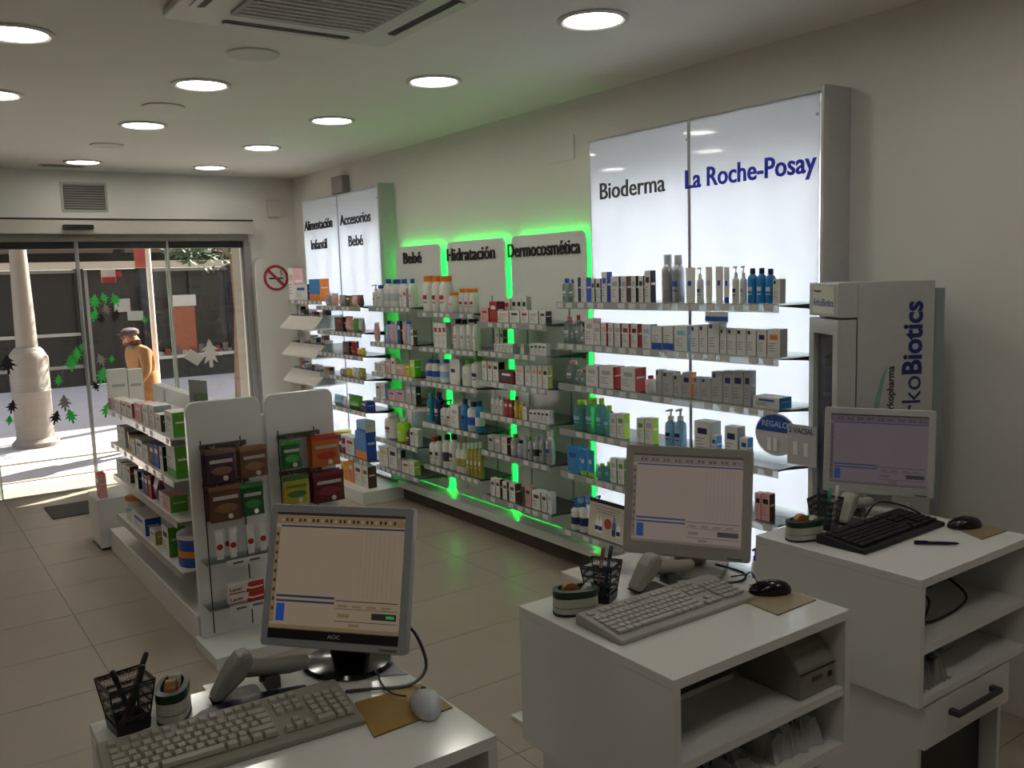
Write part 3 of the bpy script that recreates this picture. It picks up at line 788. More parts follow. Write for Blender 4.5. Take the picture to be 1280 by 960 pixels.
('gon2',1.1,0.8,4.47,5.93,'''
C 5.760 0.113 0.116 w,g,g 0 white carton with grey print
C 5.650 0.095 0.124 w,g,q 0 white carton with pinkish print
J 5.526 0.119 0.112 y,n,w 0 yellow jar with navy lid
C 5.403 0.101 0.083 w,B,g 0 white carton with brown side
C 5.256 0.155 0.100 w,g,k 0 white carton with black print
C 5.110 0.111 0.090 w,q,g 0 pale carton with pink side
C 4.967 0.088 0.117 n,b,w 0 navy carton
C 4.868 0.090 0.124 b,n,w 0 blue carton with white print
C 4.769 0.066 0.126 w,k,g 0 white carton with black side
C 4.574 0.163 0.163 w,G,G 0 wide white carton with green foot'''),
('gon3',1.1,0.595,4.47,5.93,'''
C 5.852 0.136 0.093 w,B,g 0 white carton with brown side
C 5.739 0.069 0.090 w,g,q 0 slim white carton
C 5.665 0.067 0.099 w,r,g 0 slim white carton with red side
C 5.585 0.072 0.100 w,B,B 0 white carton with dark brown side
C 5.391 0.085 0.103 w,k,g 0 white carton with black side
C 5.226 0.057 0.122 b,n,w 0 blue carton
C 5.158 0.073 0.115 m,k,w 0 dark maroon carton
C 5.076 0.071 0.128 r,m,w 0 dark red carton
G 4.958 0.144 0.155 m,r 0 maroon bag
C 4.849 0.068 0.082 w,g,q 0 low white carton with pink print
C 4.733 0.152 0.085 q,G,g 0 low pinkish carton with green side'''),
('gon4',1.1,0.335,4.47,5.93,'''
J 5.765 0.152 0.138 w,o,l 0 white tub with orange lid
C 5.638 0.095 0.062 w,L,L 0 low white carton with lime side
C 5.428 0.319 0.099 w,b,b 0 large white carton with blue side
C 5.107 0.123 0.076 w,O,G 0 white carton with olive print
C 4.818 0.129 0.162 w,G,k 0 white carton with green side
J 4.579 0.199 0.166 b,w,o 0 big blue can with white lid'''),
]

PHR = {'bio': 'tall backlit display', 'beb': 'baby care panel', 'hid': 'hydration panel', 'der': 'dermocosmetic panel', 'lefR': 'baby accessory display', 'lefL': 'baby food display', 'gon': 'low middle shelving'}
ORD = ['top', 'second', 'third', 'fourth', 'fifth', 'sixth', 'seventh']
PRICE = mat('cfcdc8', .5); RAILP = clear('e8edeb', .4, .2); RAILM = mat('b7b3ad', .25, .6, .04)
tag_me = MB().box(-.0015, 0, -.024, .024, -.03, -.004).mesh('price_tag'); tag_me.materials.append(PRICE)
tprint = MB().box(-.002, -.0016, -.018, .018, -.014, -.011).box(-.002, -.0016, -.018, .006, -.022, -.018).mesh('tag_print'); tprint.materials.append(mat('6b6b6e', .6))
def shelf(label, xf, xb, y0, y1, z, metal=False, tags=True, bracket=True, tagstep=.078):
    t = thing('glass_shelf' if not metal else 'metal_shelf', label, 'shelf', (xf, y0, z))
    obj('panel', MB().box(0, xb - xf, 0, y1 - y0, -.008, 0), SHELFG if not metal else WHITE, t)
    obj('front_edge', MB().box(-.0012, 0, 0, y1 - y0, -.008, 0), EDGE if not metal else RAILM, t)
    r = obj('price_rail', MB().box(-.004, -.0013, 0, y1 - y0, -.036, .001), RAILP if not metal else RAILM, t)
    if bracket:
        for yy in (.02, y1 - y0 - .03):
            obj('bracket', MB().prism([(.03, -.0085), (xb - xf, -.0085), (xb - xf, -.04), (xb - xf - .03, -.03), (.04, -.013)], 'y', yy, yy + .006), DARK, t)
    if tags:
        k = .05
        while k < y1 - y0 - .03:
            if random.random() < .86:
                o = bpy.data.objects.new('price_tag', tag_me); COL.objects.link(o); o.parent = t; o.location = (-.0042, k, 0)
            k += tagstep * random.choice((1, 1, 1, 1.25))
    return t
for key, xf, z, ya, yb, txt in SHELVES:
    base, n = key[:-1], int(key[-1]); ph = PHR[base]; rank = ORD[n - 1]
    xb = {'bio': 3.254, 'beb': 3.365, 'hid': 3.365, 'der': 3.365, 'lefR': 3.29, 'lefL': 3.29, 'gon': 1.455}[base]
    zs = z
    if key == 'lefR7': pass
    elif base == 'gon': shelf('%s price railed shelf facing the entrance aisle of %s' % (rank, ph), xf, xb, ya, yb, z, True, n < 3, False, .16)
    else: shelf('%s glass shelf on %s' % (rank, ph), xf, xb, ya - .01 if base != 'bio' else ya, yb, z)
    for line in txt.strip().split('\n'):
        k, y, w, h, cols, b, desc = line.split(' ', 6)
        y, w, h, b = float(y), float(w), float(h), int(b)
        ww, hh = q(w), q(h); d = {'C': min(max(.035, .75 * w), .09), 'T': .3 * w, 'G': min(.05, .45 * w)}.get(k, w)
        zz = z
        if key == 'lefR7': h = min(h, .176)
        if b == 2: zz = z + q(.221) + .001; h = h - .221
        if desc in ('long flat carton with blue end',): d = .08
        lab = '%s on %s shelf of %s' % (desc, rank, ph) if key != 'lefR7' else '%s on low plinth of %s' % (desc, ph)
        if b == 2: lab = '%s on top of the blue carton with orange foot' % desc
        goods(k, w, h, cols, lab, (xf + .018 + q(d) / 2 + (.11 if b == 1 else 0), y, zz + .0005), 0, lab, d)
        # a second article stands behind the first where the row is deep
# three tall cartons standing on the middle shelving and a pale folder at its top
for x0, x1, y, z0, h, lab in ((1.105, 1.212, 5.78, 1.0105, .245, 'tall white carton with red foot at end of low middle shelving'), (1.216, 1.305, 5.78, 1.0105, .235, 'tall pale carton with grey print at end of low middle shelving')):
    goods('C', .066, h, 'w,w,r', lab, ((x0 + x1) / 2, y + .112, z0), 0, None, x1 - x0)
fd = thing('folder', 'pale leaflet folder standing above the low shelving end board', 'folder', (1.29, 4.62, 1.0005))
obj('board', MB().prism([(-.045, 0), (.045, 0), (.045, .262), (-.045, .278)], 'y', -.004, .004), mat('8d8d8a', .5), fd)
obj('leaflet', MB().box(-.02, .04, -.022, -.006, 0, .2), mat('5f7a4c', .5), fd)
# sloping trays of the baby food display
TRAY = mat('d8d2c8', .5)
for n, (z, lab) in enumerate(((1.335, 'upper'), (1.09, 'middle'), (.85, 'lower'))):
    t = thing('sloping_tray', '%s sloping tray of packs on the baby food display' % lab, 'tray', (3.0, 7.18, z))
    w = .76
    obj('tray_base', MB().prism([(0, 0), (.28, 0), (.28, .012), (0, .012)], 'y', 0, w), WHITE, t)
    obj('sloping_front', MB().prism([(0, .0125), (.008, .0125), (.105, .11), (.097, .113)], 'y', 0, w), TRAY, t)
    for k in (0, .25, .5, .75): obj('divider', MB().prism([(.012, .0125), (.28, .0125), (.28, .125), (.112, .125)], 'y', k, k + .008), clear('d8dcd8', .3), t)
    cs = ['B,k,r', 'g,g,w', 'r,m,w', 'w,g,b', 'B,B,w', 'g,k,w', 'O,B,w', 'q,g,w', 's,g,w']
    for k in range(6):
        g = goods('C', .07, random.uniform(.13, .18), cs[(k + 3 * n) % 9], '%s coloured pack in the %s sloping tray' % ({'B': 'brown', 'g': 'grey', 'r': 'red', 'w': 'white', 'O': 'olive', 'q': 'pink', 's': 'silver'}[cs[(k + 3*n) % 9][0]], lab), (3.17 + .02 * (k % 2), 7.18 + .25 * (k // 2) + (.075 if k % 2 == 0 else .185), z + .0135), random.uniform(-.05, .05), None, .05)
# display card on the lowest shelf and hanging promotion cards
pc = thing('display_card', 'white display card with bottle pictures on lowest backlit shelf', 'card', (3.03, 3.48, .3405), 0)
obj('card', MB().box(-.003, .003, -.145, .145, 0, .205), mat('cfc6b8', .5), pc, rot=(0, .12, 0))
cd = pc.children[0]
obj('top_band', MB().box(-.0042, -.0031, -.145, .145, .185, .205), DARK, cd)
obj('red_dot', MB().prism([(-.01 + .028*math.cos(k*PI/10), .085 + .028*math.sin(k*PI/10)) for k in range(20)], 'x', -.0042, -.0031), mat('b03040', .5), cd)
for y, c, hh in ((.075, 'w', .09), (.045, 'w', .085), (-.06, 't', .1), (-.095, 'w', .08)):
    obj('bottle_picture', MB().prism([(y-.013, .03), (y+.013, .03), (y+.013, .03+hh*.65), (y+.004, .03+hh*.8), (y+.004, .03+hh), (y-.004, .03+hh), (y-.004, .03+hh*.8), (y-.013, .03+hh*.65)], 'x', -.0042, -.0031), mat({'w': 'efefec', 't': '2c6f8f'}[c], .5), cd)
    obj('bottle_picture', MB().box(-.0052, -.0043, y - .013, y + .013, .04, .062), mat('1c2f66', .5), cd)
for k in range(3): obj('print_line', MB().box(-.0042, -.0031, -.10 + .02*k, .11 - .02*k, .165 - .014*k, .169 - .014*k), mat('8a8580', .5), cd)
dc = thing('promotion_card', 'round blue and white promotion card hanging at shelf end', 'sign', (2.985, 2.345, 1.06))
obj('disc', MB().prism([(.105*math.cos(k*PI/16), .09*math.sin(k*PI/16)) for k in range(32)], 'x', -.002, .002), mat('c4c2c4', .5), dc)
obj('blue_band', MB().prism([(.1*math.cos(a), .085*math.sin(a)) for a in [math.radians(x) for x in (8, 25, 45, 65, 90, 115, 135, 155, 172)]], 'x', -.0032, -.0021), mat('1f50a0', .5), dc)
text('REGALO', .13, .024, .0008, 'lettering', mat('b9c6dd', .5), dc, (-.0033, .068, .032), WX, WY, .01)
obj('side_card', MB().box(-.004, -.0021, -.20, -.06, -.11, .055), mat('b9b7ba', .5), dc)
text('2 VACIAL', .12, .022, .0008, 'lettering', mat('23385f', .5), dc, (-.0041, -.068, .02), WX, WY, .01)
for y in (.03, .0, -.1, -.15): obj('bottle_picture', MB().box(-.0052, -.0041, y - .010, y + .010, -.07, -.015), mat('e6e6e6', .5), dc)
bc = thing('shelf_card', 'small blue and white card under the top backlit shelf', 'sign', (2.9945, 2.672, 1.563))
obj('card', MB().box(-.002, -.0005, -.065, .065, -.045, 0), mat('c9c9ca', .5), bc); obj('blue_band', MB().box(-.003, -.0021, -.065, .065, -.04, -.02), mat('2a5aa8', .5), bc)

# ------------------------------------------------------------------ low middle shelving unit and its end boards
gu = thing('shelving_unit', 'low white double-sided shelving unit in the shop middle', 'shelving', (1.49, 4.25, 0))
obj('platform', MB().box(-.37, .39, .06, 2.08, 0, .15), WHITE, gu, bevel=.004)
obj('spine', MB().box(-.03, .03, .06, 2.05, .151, 1.10), mat('cfd0cc', .4), gu)
for k in range(3): obj('upright', MB().box(-.034, -.0301, .25 + .75*k, .27 + .75*k, .2, 1.08), METAL, gu)
obj('foot_plate', MB().box(-.39, .41, -.28, .055, 0, .055), WHITE, gu, bevel=.004)
for k, x in enumerate((-.37, .01)):
    b = obj('end_board', MB().prism(rrect(x, x + .36, .0555, 1.205, .045, 6, (0, 1, 1, 0)), 'y', 0, .032), WHITE, gu, bevel=.004)
    for sx in (.055, .245):
        obj('slot', MB().box(x + sx, x + sx + .006, -.0012, -.0002, .07 if k == 0 else .1, 1.02), DARK, b)
    for zz in (1.0, .815):
        obj('hook_rail', MB().box(x + .05, x + .27, -.022, -.0015, zz - .02, zz), mat('5a5650', .4, .5), b)
        for hx in (.09, .21): obj('hook', MB().tube([(x + hx, -.023, zz - .01), (x + hx, -.10, zz - .008), (x + hx, -.105, zz + .006)], .003), METAL, b)
for x0, z, lab in ((.055 - .37, .45, 'upper'), (.055 - .37, .225, 'lower')):
    s = thing('glass_shelf', '%s small glass shelf on end board of shelving' % lab, 'shelf', (1.49 - .355, 4.249, z))
    obj('panel', MB().box(0, .33, -.115, 0, -.006, 0), SHELFG, s); obj('front_edge', MB().box(0, .33, -.1165, -.115, -.006, 0), EDGE, s)
    obj('price_strip', MB().box(.09, .30, -.119, -.1168, -.034, .0), PRICE, s)
    for k in (.12, .2): obj('price_print', MB().box(k, k + .05, -.1205, -.1191, -.022, -.012), mat('5b5b5e', .6), s)
POU = [(1.2365, .985, .14, .155, '3a2438', '7a5a48', 'dark purple chocolate pouch', 3), (1.395, .98, .134, .147, '6b4630', '8d6a4a', 'brown sweets pouch hung beside dark purple pouch', 3),
       (1.246, .815, .153, .173, '5a3a26', '7d5a3a', 'wide brown sweets pouch below dark purple pouch', 3), (1.375, .803, .11, .156, '174a22', '2f7a3a', 'dark green sweets pouch', 2),
       (1.583, .98, .105, .135, '1f5a2a', '3f9a45', 'green mint sweets pouch', 2), (1.764, .98, .150, .15, 'b8622a', 'b0382a', 'orange and red sweets pouch', 4),
       (1.597, .80, .138, .136, 'a89a22', '3d6b2c', 'yellow lemon sweets pouch', 2), (1.77, .80, .170, .156, '57161c', '7a1f2a', 'dark red berry sweets pouch', 4)]
for x, zt, w, h, c, c2, lab, n in POU:
    for k in range(n):
        p = pouch(w, h, .02, mat(c, .3, 0, .25, 14, .15), mat(c2, .35, 0, .2, 20), 'sweets_pouch', 5)
        p.location = (x + (.006 * ((k % 2) * 2 - 1) if k else 0), 4.15 + .0205 * k, zt - h - .004); p.rotation_euler = (0, 0, PI / 2)
        tag(p, lab + ' hanging on white end board', 'pouch')
        if k == 0:
            bd = MB().prism([(-w*.12 + .012*math.cos(a*PI/8), h*.14 + .012*math.sin(a*PI/8)) for a in range(16)], 'x', -.0128, -.0078); obj('badge', bd, mat('cfc8b8', .5), p)
            obj('picture', MB().prism([(w*.35 * math.cos(a*PI/7) , h*.38 + h*.13*math.sin(a*PI/7)) for a in range(14)], 'x', -.0126, -.0075), mat(c2, .4, 0, .3, 60), p)
            obj('name_band', MB().box(-.0108, -.0070, -w*.38, w*.38, h*.62, h*.72), mat('b9b0a4' if lab[0] != 'y' else '4f7a2a', .5), p)
for x, y, lab in ((1.213, 4.18, 'left-most'), (1.275, 4.175, ''), (1.363, 4.18, ''), (1.426, 4.185, ''), (1.262, 4.215, '')):
    goods('T', .042, .145, 'w,w,r', 'white tube with red dot on the upper small glass shelf', (x, y, .4505), PI / 2)
for k in range(2):
    o = obj('toothpaste_carton', MB().box(-.085, .085, -.022, .022, 0, .048, 0), mat('d5cec6', .45), loc=(1.315, 4.165, .2255 + .0485 * k), bevel=.001)
    tag(o, ['lower', 'upper'][k] + ' red and white toothpaste carton of the stack on end board', 'carton')
    obj('red_panel', MB().prism([(-.005, .0), (.085, .0), (.085, .048), (.012, .048)], 'y', -.0228, -.0221), mat('b02420', .45), o)
    obj('red_stripe', MB().box(-.085, -.008, -.0228, -.0221, .004, .010), mat('b02420', .45), o)
    text('Lacer', .062, .017, .0007, 'lettering', mat('23201f', .5), o, (-.08, -.0222, .018), FX, FY, .02)
    obj('wave', MB().prism([(.0, .02), (.03, .012), (.08, .016), (.08, .022), (.03, .02), (.004, .027)], 'y', -.0235, -.0229), mat('e2dcd6', .5), o)
wb = thing('white_pedestal', 'plain white pedestal box at far end of shelving', 'pedestal', (1.06, 6.345, 0))
obj('body', MB().box(0, .42, 0, .33, .02, .35), WHITE, wb, bevel=.004); obj('kick', MB().box(.01, .41, .01, .32, 0, .0195), DARK, wb)
for k in range(3):
    goods('C', .034, .165, 'r,q,w', 'red and white carton on the plain white pedestal', (1.11 + .001 * k, 6.40 + .036 * k, .3505), 0, None, .05)
tag(obj('door_mat', MB().prism(rrect(.93, 1.40, 7.50, 7.96, .01), 'z', .0006, .009), mat('4a4542', .95, 0, .3, 300, .3)), 'dark grey rectangular mat on floor inside the entrance', 'mat')
tag(obj('floor_plate', MB().box(1.89, 2.3, 2.1, 2.76, .0006, .02), WHITE, bevel=.002), 'thin white base plate lying on floor between counters', 'plate')

# ------------------------------------------------------------------ staff counters
def counter(label, x0, x1, y0, y1, zs, drawer=False):
    t = thing('counter', label, 'counter', ((x0+x1)/2, (y0+y1)/2, 0)); hx, hy = (x1-x0)/2, (y1-y0)/2
    zb, zt, th = .52, .89, .024
    obj('top', MB().box(-hx, hx, -hy, hy, zt - th, zt), WHITE, t, bevel=.0015)
    for s in (-1, 1):
        a, b = sorted((s*hx, s*(hx - .02))); obj('side_panel', MB().box(a, b, -hy, hy, zb, zt - th - .0005), WHITE, t, bevel=.001)
    obj('back_panel', MB().box(-hx + .0205, hx - .0205, hy - .02, hy, zb, zt - th - .0005), WHITE, t)
    obj('shelf', MB().box(-hx + .0205, hx - .0205, -hy + .004, hy - .0205, zs - .022, zs), WHITE, t)
    obj('bottom_board', MB().box(-hx + .0205, hx - .0205, -hy, hy - .0205, zb, zb + .022), WHITE, t)
    bx0, bx1, by0, by1 = -hx + .035, hx - .12, -hy + .02, hy - .04
    c = MB(); c.box(bx0, bx0 + .018, by0, by1, 0, zb - .001); c.box(bx1 - .018, bx1, by0, by1, 0, zb - .001); c.box(bx0 + .0182, bx1 - .0182, by1 - .018, by1 - .0002, 0, zb - .001); c.box(bx0 + .0182, bx1 - .0182, by0 + .02, by1 - .0184, .02, .04)
    obj('base_cabinet', c, WHITE, t)
    d = obj('drawer_front', MB().box(bx0 - .002, bx1 + .002, by0 - .02, by0 - .001, .385, .512), WHITE, t, bevel=.001)
    h = MB(); xm = (bx0 + bx1) / 2 + .01
    h.box(xm - .125, xm + .125, by0 - .052, by0 - .042, .455, .470); h.box(xm - .125, xm - .105, by0 - .0425, by0 - .0205, .455, .470); h.box(xm + .105, xm + .125, by0 - .0425, by0 - .0205, .455, .470)
    hh = obj('handle', h, mat('4b4b4c', .35, .7), d); hh['label'] = 'dark metal bar handle'
    obj('opening_shade_fill', MB().box(bx0 + .03, bx1 - .03, by0 + .05, by1 - .03, .0405, .33), BLACKP, t)  # black fill puts the shade of the open base into colour
    return t
counter('white staff counter with silver and black monitor on top', .262, .872, 1.325, 1.87, .69)
counter('white staff counter with receipt printer on its open shelf', 1.292, 1.917, 1.275, 1.834, .69)
counter('white staff counter beside the display fridge with black keyboard', 2.243, 2.87, 1.275, 1.84, .69)
tag(obj('customer_ledge', MB().box(1.57, 1.915, 1.8345, 2.01, .855, .875), WHITE, bevel=.002), 'white customer side bag ledge of the printer counter', 'ledge')
tag(obj('customer_ledge', MB().box(.50, .86, 1.8705, 1.93, .855, .875), WHITE, bevel=.002), 'white customer side bag ledge of silver monitor counter', 'ledge')
ZT = .8905
def scr(h, s=1.0): return emit(h, s, True)
def monitor(label, base, pos, yaw, tilt, w, h, bez, frame, scrn, chin=.0, chinm=None, basekind='round', sides='dark'):
    t = thing('monitor', label, 'monitor', (base[0], base[1], ZT))
    fm = frame
    hs = obj('housing', MB().prism(rrect(-w/2, w/2, -h/2, h/2, .008), 'y', -.005, .022), fm, t, loc=(pos[0]-base[0], pos[1]-base[1], pos[2]-ZT), rot=(-tilt, 0, yaw), bevel=.003)
    obj('back_shell', MB().prism(rrect(-w/2+.02, w/2-.02, -h/2+.03, h/2-.02, .02), 'y', .0225, .06), mat('26262a', .5) if sides == 'dark' else fm, hs, bevel=.012)
    x0, x1, z0, z1 = -w/2 + bez, w/2 - bez, -h/2 + bez + chin, h/2 - bez
    sm = MB()
    def R(a, b, c, d, lv, m): sm.box(x0 + (x1-x0)*a, x0 + (x1-x0)*b, -.0056 - .0003*lv, -.0053, z0 + (z1-z0)*c, z0 + (z1-z0)*d, m)
    R(0, 1, 0, 1, 0, 0); R(0, 1, .975, 1, 1, 2); R(0, 1, .90, .97, 1, 1)
    for k in range(26):
        a = .04 + .035*k
        if a < .92: R(a, a + .016, .92, .948, 2, 2 if k % 3 else 5)
    R(.04, 1, .872, .887, 1, 3); R(0, .035, .05, .865, 1, 1)
    for k in range(9): R(.01, .026, .15 + .08*k, .18 + .08*k, 2, 2)
    R(.045, .5, .265, .285, 1, 3); R(.045, .5, .225, .243, 1, 3); R(.05, .115, .06, .21, 1, 4)
    R(.51, .98, .255, .262, 1, 2); R(.51, .98, .19, .194, 1, 2); R(.79, .975, .115, .17, 1, 2); R(.90, .96, .13, .155, 2, 6); R(.51, .98, .085, .09, 1, 2)
    for k in range(4): R(.53 + .11*k, .60 + .11*k, .205, .225, 1, 1)
    R(.53, .62, .12, .15, 1, 1); R(.62, .7, .045, .07, 1, 1); R(0, 1, 0, .03, 1, 1)
    for k in range(8): R(.68 + .035*k, .682 + .035*k, .29, .86, 1, 1)
    sd = obj('screen', sm, scrn, hs); sd['label'] = 'lit screen with till software'
    if chin: obj('chin_strip', MB().box(x0, x1, -.0065, -.0052, -h/2 + bez, -h/2 + bez + chin - .002), chinm, hs)
    obj('button_row', MB().box(w/2 - .06, w/2 - .02, -.0065, -.0052, -h/2 + .006, -h/2 + .010), mat('5a5a5e', .5), hs)
    back = Vector((math.sin(-yaw), math.cos(yaw), 0))
    pv = Vector((pos[0]-base[0], pos[1]-base[1], pos[2]-ZT)) + back * .045
    obj('neck', MB().prism(rrect(-.045, .045, -.018, .018, .01), 'z', .015, pv.z - .03), BLACKP if basekind == 'round' else fm, t, loc=(pv.x, pv.y, 0), rot=(0, 0, yaw))
    if basekind == 'round': obj('foot', MB().lathe([(.10, 0), (.104, .004), (.098, .012), (.05, .018), (0, .02)], 32, sy=.88), mat('08080a', .12), t, smooth=True, loc=(pv.x*.5, pv.y*.5, 0), rot=(0, 0, yaw))
    else: obj('foot', MB().prism(rrect(-.11, .11, -.085, .085, .03), 'z', 0, .016), fm, t, loc=(pv.x*.5, pv.y*.5, 0), rot=(0, 0, yaw), bevel=.004)
    return t, hs
def screen_set(cs, s): return [scr(c, s) for c in cs]
S1 = screen_set(('9c8a75', '86704f', '2a2622', '2a3a52', '1d4e9c', 'a08f78', '2fae5a'), SCR_E)
S2 = screen_set(('9a8a80', '7d7068', '4a4446', '3a4a72', '2f4f86', '8a7c74', '4a4446'), SCR_E)
S3 = screen_set(('6f6468', '5c5256', '3a3436', '34406a', '2c4a7c', '6a5e62', '3a3436'), SCR_E)
m1, h1 = monitor('silver framed monitor with glossy black foot', (.768, 1.772), (.769, 1.787, 1.100), -.863, .30, .345, .312, .018, mat('9a9da0', .35, 0), S1, .022, BLACKP)
text('AOC', .03, .008, .0006, 'logo', mat('b5b5b5', .4), h1, (-.01, -.0066, -.132), FX, FY, .02)
m2, h2 = monitor('cream plastic monitor on the receipt printer counter', (1.80, 1.735), (1.815, 1.735, 1.096), -1.016, .206, .36, .312, .024, mat('a39f97', .5), S2, .012, mat('a39f97', .5), 'square', 'light')
m3, h3 = monitor('white monitor standing in front of the display fridge', (2.765, 1.75), (2.79, 1.757, 1.100), -1.107, .125, .36, .30, .022, mat('b4b5b2', .45), S3, .012, mat('b4b5b2', .5), 'square', 'light')
# keyboards
def keyboard(label, c, rz, L, D, bm, km, single, tilt=.07):
    t = thing('keyboard', label, 'keyboard', (c[0], c[1], ZT), rz)
    b = obj('body', MB().prism([(-D/2, 0), (D/2, 0), (D/2, .026), (D/2 - .012, .03), (-D/2 + .03, .016), (-D/2, .012)], 'x', -L/2, L/2), bm, t, bevel=.003)
    rows = []
    u = (L - .03) / 22.6
    def row(y, xs): rows.append((y, xs))
    row(5, [(0, 1)] + [(2 + k + .5*(k//4), 1) for k in range(12)] + [(15.6 + k, 1) for k in range(3)])
    row(4, [(k, 1) for k in range(13)] + [(13, 2)] + [(15.6 + k, 1) for k in range(3)] + [(18.9 + k, 1) for k in range(4)])
    row(3, [(0, 1.5)] + [(1.5 + k, 1) for k in range(12)] + [(13.5, 1.5)] + [(15.6 + k, 1) for k in range(3)] + [(18.9 + k, 1) for k in range(4)])
    row(2, [(0, 1.75)] + [(1.75 + k, 1) for k in range(12)] + [(13.75, 1.25)] + [(18.9 + k, 1) for k in range(4)])
    row(1, [(0, 1.25)] + [(1.25 + k, 1) for k in range(11)] + [(12.25, 2.75), (16.6, 1)] + [(18.9 + k, 1) for k in range(4)])
    row(0, [(0, 1.5), (1.5, 1.2), (2.7, 1.2), (3.9, 6), (9.9, 1.2), (11.1, 1.2), (12.3, 1.2), (13.5, 1.5), (15.6, 1), (16.6, 1), (17.6, 1), (18.9, 2), (20.9, 1), (21.9, 1)])
    kd = (D - .05) / 6; J = MB()
    for y, xs in rows:
        for x, w in xs:
            X0 = -L/2 + .014 + x*u; yy = -D/2 + .022 + y*kd + (.008 if y == 5 else 0); g = .0018
            zz = .016 + (yy + D/2) / D * .012
            if single:
                kk = (round(w, 2),)
                me = cached(('key', L, D) + kk, lambda: MB().add([(g, g, 0), (w*u-g, g, 0), (w*u-g, kd-g, 0), (g, kd-g, 0), (g*2, g*2.2, .008), (w*u-g*2, g*2.2, .008), (w*u-g*2, kd-g*1.5, .009), (g*2, kd-g*1.5, .009)], [(0, 3, 2, 1), (4, 5, 6, 7), (0, 1, 5, 4), (1, 2, 6, 5), (2, 3, 7, 6), (3, 0, 4, 7)]), 'key', [km])
                o = bpy.data.objects.new('key', me); COL.objects.link(o); o.parent = t; o.location = (X0, yy, zz)
            else: J.box(X0 + g, X0 + w*u - g, yy + g, yy + kd - g, zz, zz + .006)
    if not single:
        o = obj('keys', J, km, t); o['kind'] = 'stuff'
    return t
keyboard('old beige keyboard before the silver framed monitor', (.472, 1.622), -.07, .46, .175, mat('8f8d80', .5), mat('a19f92', .5), True)
keyboard('light grey keyboard on the receipt printer counter', (1.557, 1.556), -.012, .462, .17, mat('a5a49e', .5), mat('adaca6', .5), False)
keyboard('black keyboard lying beside a blue pen', (2.548, 1.585), .02, .46, .17, mat('101012', .45), mat('171719', .5), False)
def mouse(label, x, y, rz, m):
    t = thing('mouse', label, 'mouse', (x, y, ZT + .0035), rz); b = MB(); n = 16; vs = []; fs = []
    lv = [(1, 0), (1.03, .008), (.97, .018), (.78, .028), (.45, .034), (.05, .036)]
    for s, z in lv:
        for k in range(n):
            a = 2*PI*k/n; yy = .055 * math.sin(a) * s; xx = .030 * math.cos(a) * s * (1 + .10 * math.sin(a))
            vs.append((xx, yy, z * (1 - .28 * max(0, math.sin(a) * s)) ))
    for i in range(len(lv) - 1):
        for k in range(n): fs.append((i*n+k, i*n+(k+1) % n, (i+1)*n+(k+1) % n, (i+1)*n+k))
    fs += [tuple(reversed(range(n))), tuple((len(lv)-1)*n + k for k in range(n))]
    obj('shell', b.add(vs, fs), m, t, smooth=True)
    obj('wheel', MB().tube([(-.004, .03, .026), (.004, .03, .026)], .006, 10), DARK, t)
    obj('button_split', MB().box(-.0006, .0006, .012, .05, .0262, .0285), DARK, t, rot=(-.2, 0, 0), loc=(0, 0, .004))
    return t
def pad(label, pts, c):
    o = obj('mouse_pad', MB().prism(pts, 'z', ZT, ZT + .003), mat(c, .45, 0, .12, 12), None); tag(o, label, 'mouse pad')
    obj('dark_edge', MB().prism([(x + .0005, y - .0005) for x, y in pts], 'z', ZT - .0003, ZT + .0008), DARK, o); return o
pad('gold mouse pad under the white mouse', [(.685, 1.462), (.862, 1.468), (.866, 1.60), (.715, 1.61)], '9a7a3c')
pad('tan mouse pad under the small black mouse', [(1.745, 1.363), (1.905, 1.367), (1.910, 1.52), (1.76, 1.52)], '9b8a66')
pad('tan mouse pad beside the black keyboard', [(2.716, 1.355), (2.865, 1.35), (2.865, 1.50), (2.79, 1.50)], '8c7a58')
mouse('white computer mouse on gold pad', .818, 1.495, -.35, mat('b5bcc0', .3))
mouse('small black mouse on the tan pad of printer counter', 1.852, 1.472, .9, mat('0c0c0e', .2))
mouse('black mouse on tan pad beside black keyboard', 2.80, 1.452, 1.0, mat('0d0d0f', .25))
# mesh pen cups with pens
def wiremesh():
    if 'WIRE' in MATS: return MATS['WIRE']
    m = bpy.data.materials.new('wire_mesh'); m.use_nodes = True; n = m.node_tree; b = n.nodes['Principled BSDF']; b.inputs['Base Color'].default_value = srgb('3a3a3c'); b.inputs['Metallic'].default_value = .6; b.inputs['Roughness'].default_value = .4
    o = n.nodes['Material Output']; t = n.nodes.new('ShaderNodeBsdfTransparent'); mx = n.nodes.new('ShaderNodeMixShader'); tc = n.nodes.new('ShaderNodeTexCoord')
    vo = n.nodes.new('ShaderNodeTexVoronoi'); vo.inputs['Scale'].default_value = 320; vo.inputs['Randomness'].default_value = .1
    th = n.nodes.new('ShaderNodeMath'); th.operation = 'GREATER_THAN'; th.inputs[1].default_value = .46
    n.links.new(tc.outputs['Object'], vo.inputs['Vector']); n.links.new(vo.outputs['Distance'], th.inputs[0]); n.links.new(th.outputs[0], mx.inputs[0])
    n.links.new(t.outputs[0], mx.inputs[1]); n.links.new(b.outputs[0], mx.inputs[2]); n.links.new(mx.outputs[0], o.inputs[0]); MATS['WIRE'] = m; return m
